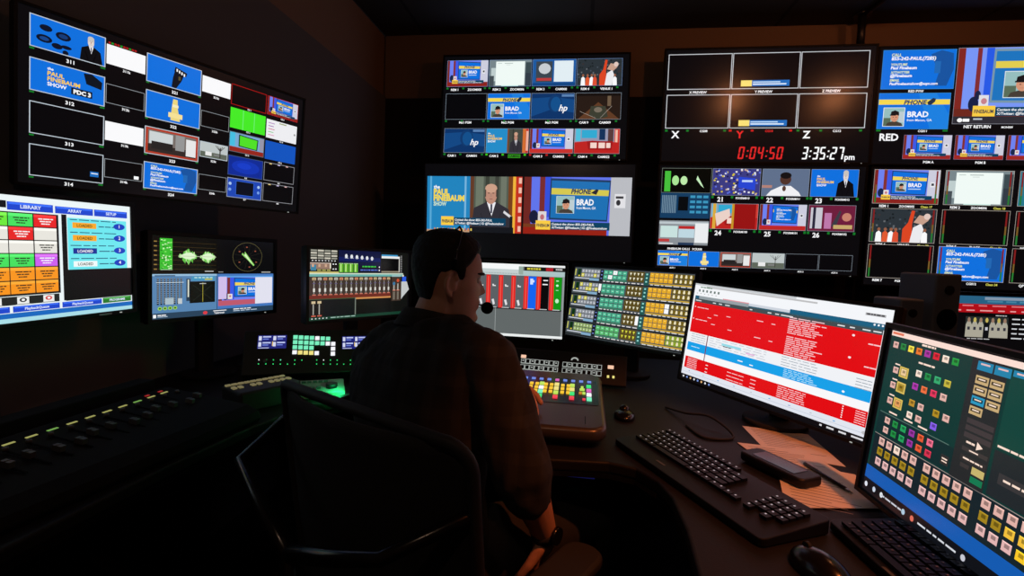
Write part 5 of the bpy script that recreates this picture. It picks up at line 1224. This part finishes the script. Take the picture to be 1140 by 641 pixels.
# ------------------------------------------------------------------ office chair
CC = Vector((-.29,1.055,0)); crz = atan2(FWD.y,FWD.x)-pi/2
ch = thing('office_chair', 'black mesh-backed office chair the man sits in', 'chair', tuple(CC), crz)
# local frame: x to the right, y forward
bm_y = -.235
def bk(x,z): return (x, bm_y-.02+ .10*(x/.28)**2*.6 - .10*(z-.5)/.45*.55+.02, z)
out=[]
for x,z in rr(-.28,.28,.44,.925,.05,6): out.append(bk(x,z))
b = MB(); n=len(out); b.tube([Vector(p) for p in out]+[Vector(out[0])],.011,10,False); obj('back_frame', b, 'grey', ch)
b = MB(); nx,nzz=22,18; vs=[]; 
for j in range(nzz+1):
    for i in range(nx+1):
        z=.445+.475*j/nzz; hw=.27
        e=max(0,(z-.87)/.05); e=min(e,1); hw=.272-.05*(1-sqrt(max(0,1-e*e))); 
        e2=min(max(0,(.49-z)/.05),1); hw-=.05*(1-sqrt(max(0,1-e2*e2)))
        x=-hw+2*hw*i/nx; p=bk(x,z); vs.append(p)
fs=[(j*(nx+1)+i,j*(nx+1)+i+1,(j+1)*(nx+1)+i+1,(j+1)*(nx+1)+i) for j in range(nzz) for i in range(nx)]
b.add(vs,fs,True); o=obj('backrest', b, 'mesh', ch); so=o.modifiers.new('s','SOLIDIFY'); so.thickness=.006
b = MB(); b.tube([bk(-.30,.83),(-.25,-.335,.78),(-.1,-.36,.74),(0,-.365,.70),(0,-.36,.5),(0,-.25,.40),(0,-.05,.40)],[.012,.012,.014,.018,.022,.024,.024],12); b.tube([bk(.27,.80),(.2,-.335,.76),(.1,-.355,.73),(0,-.365,.70)],[.012,.012,.014,.016],12); obj('back_support', b, 'gloss', ch)
b = MB(); b.prism(rr(-.25,.25,-.22,.25,.08,6),.405,.455); obj('seat', b, 'mesh', ch, bevel=.02, seg=3)
for s_ in (-1,1):
    b = MB(); b.tube([(s_*.2,0,.40),(s_*.31,0,.41),(s_*.325,0,.50),(s_*.32,0,.585)],.016,12); arm=obj('armrest', b, 'black', ch)
    b = MB(); b.prism([(x+s_*.315,y) for x,y in rr(-.045,.045,-.14,.13,.04,5)],.588,.612); obj('arm_pad', b, 'grey', arm, bevel=.009, seg=3)
b = MB(); b.cyl((0,0,.25),.028,.30,20); b.cyl((0,0,.395),.07,.03,24); obj('gas_column', b, 'darkmetal', ch)
for k in range(5):
    a=2*pi*k/5+.3; b = MB(); b.tube([(0,0,.11),(.30*cos(a),.30*sin(a),.075)],[.026,.016],10); lg=obj('leg', b, 'black', ch)
    b = MB(); 
    for s_ in (-1,1):
        c=MB(); c.cyl((0,0,0),.027,.018,20,'Y'); Rm=Matrix.Rotation(a,4,'Z'); b.add([tuple(Rm@(Vector(p)+Vector((.305,s_*.013,.028)))) for p in c.v],c.f)
    obj('caster', b, 'rubber', lg)
# ------------------------------------------------------------------ world and view
w = bpy.data.worlds.new('world'); SC.world = w; w.use_nodes = True
w.node_tree.nodes['Background'].inputs[0].default_value = (.02,.02,.025,1); w.node_tree.nodes['Background'].inputs[1].default_value = .1
SC.view_settings.view_transform = 'Standard'; SC.view_settings.look = 'None'; SC.view_settings.gamma = 1; SC.view_settings.exposure = 0; SC.view_settings.use_curve_mapping = False
SC.cycles.use_denoising = True; SC.cycles.sample_clamp_indirect = 3.0; SC.cycles.max_bounces = 6
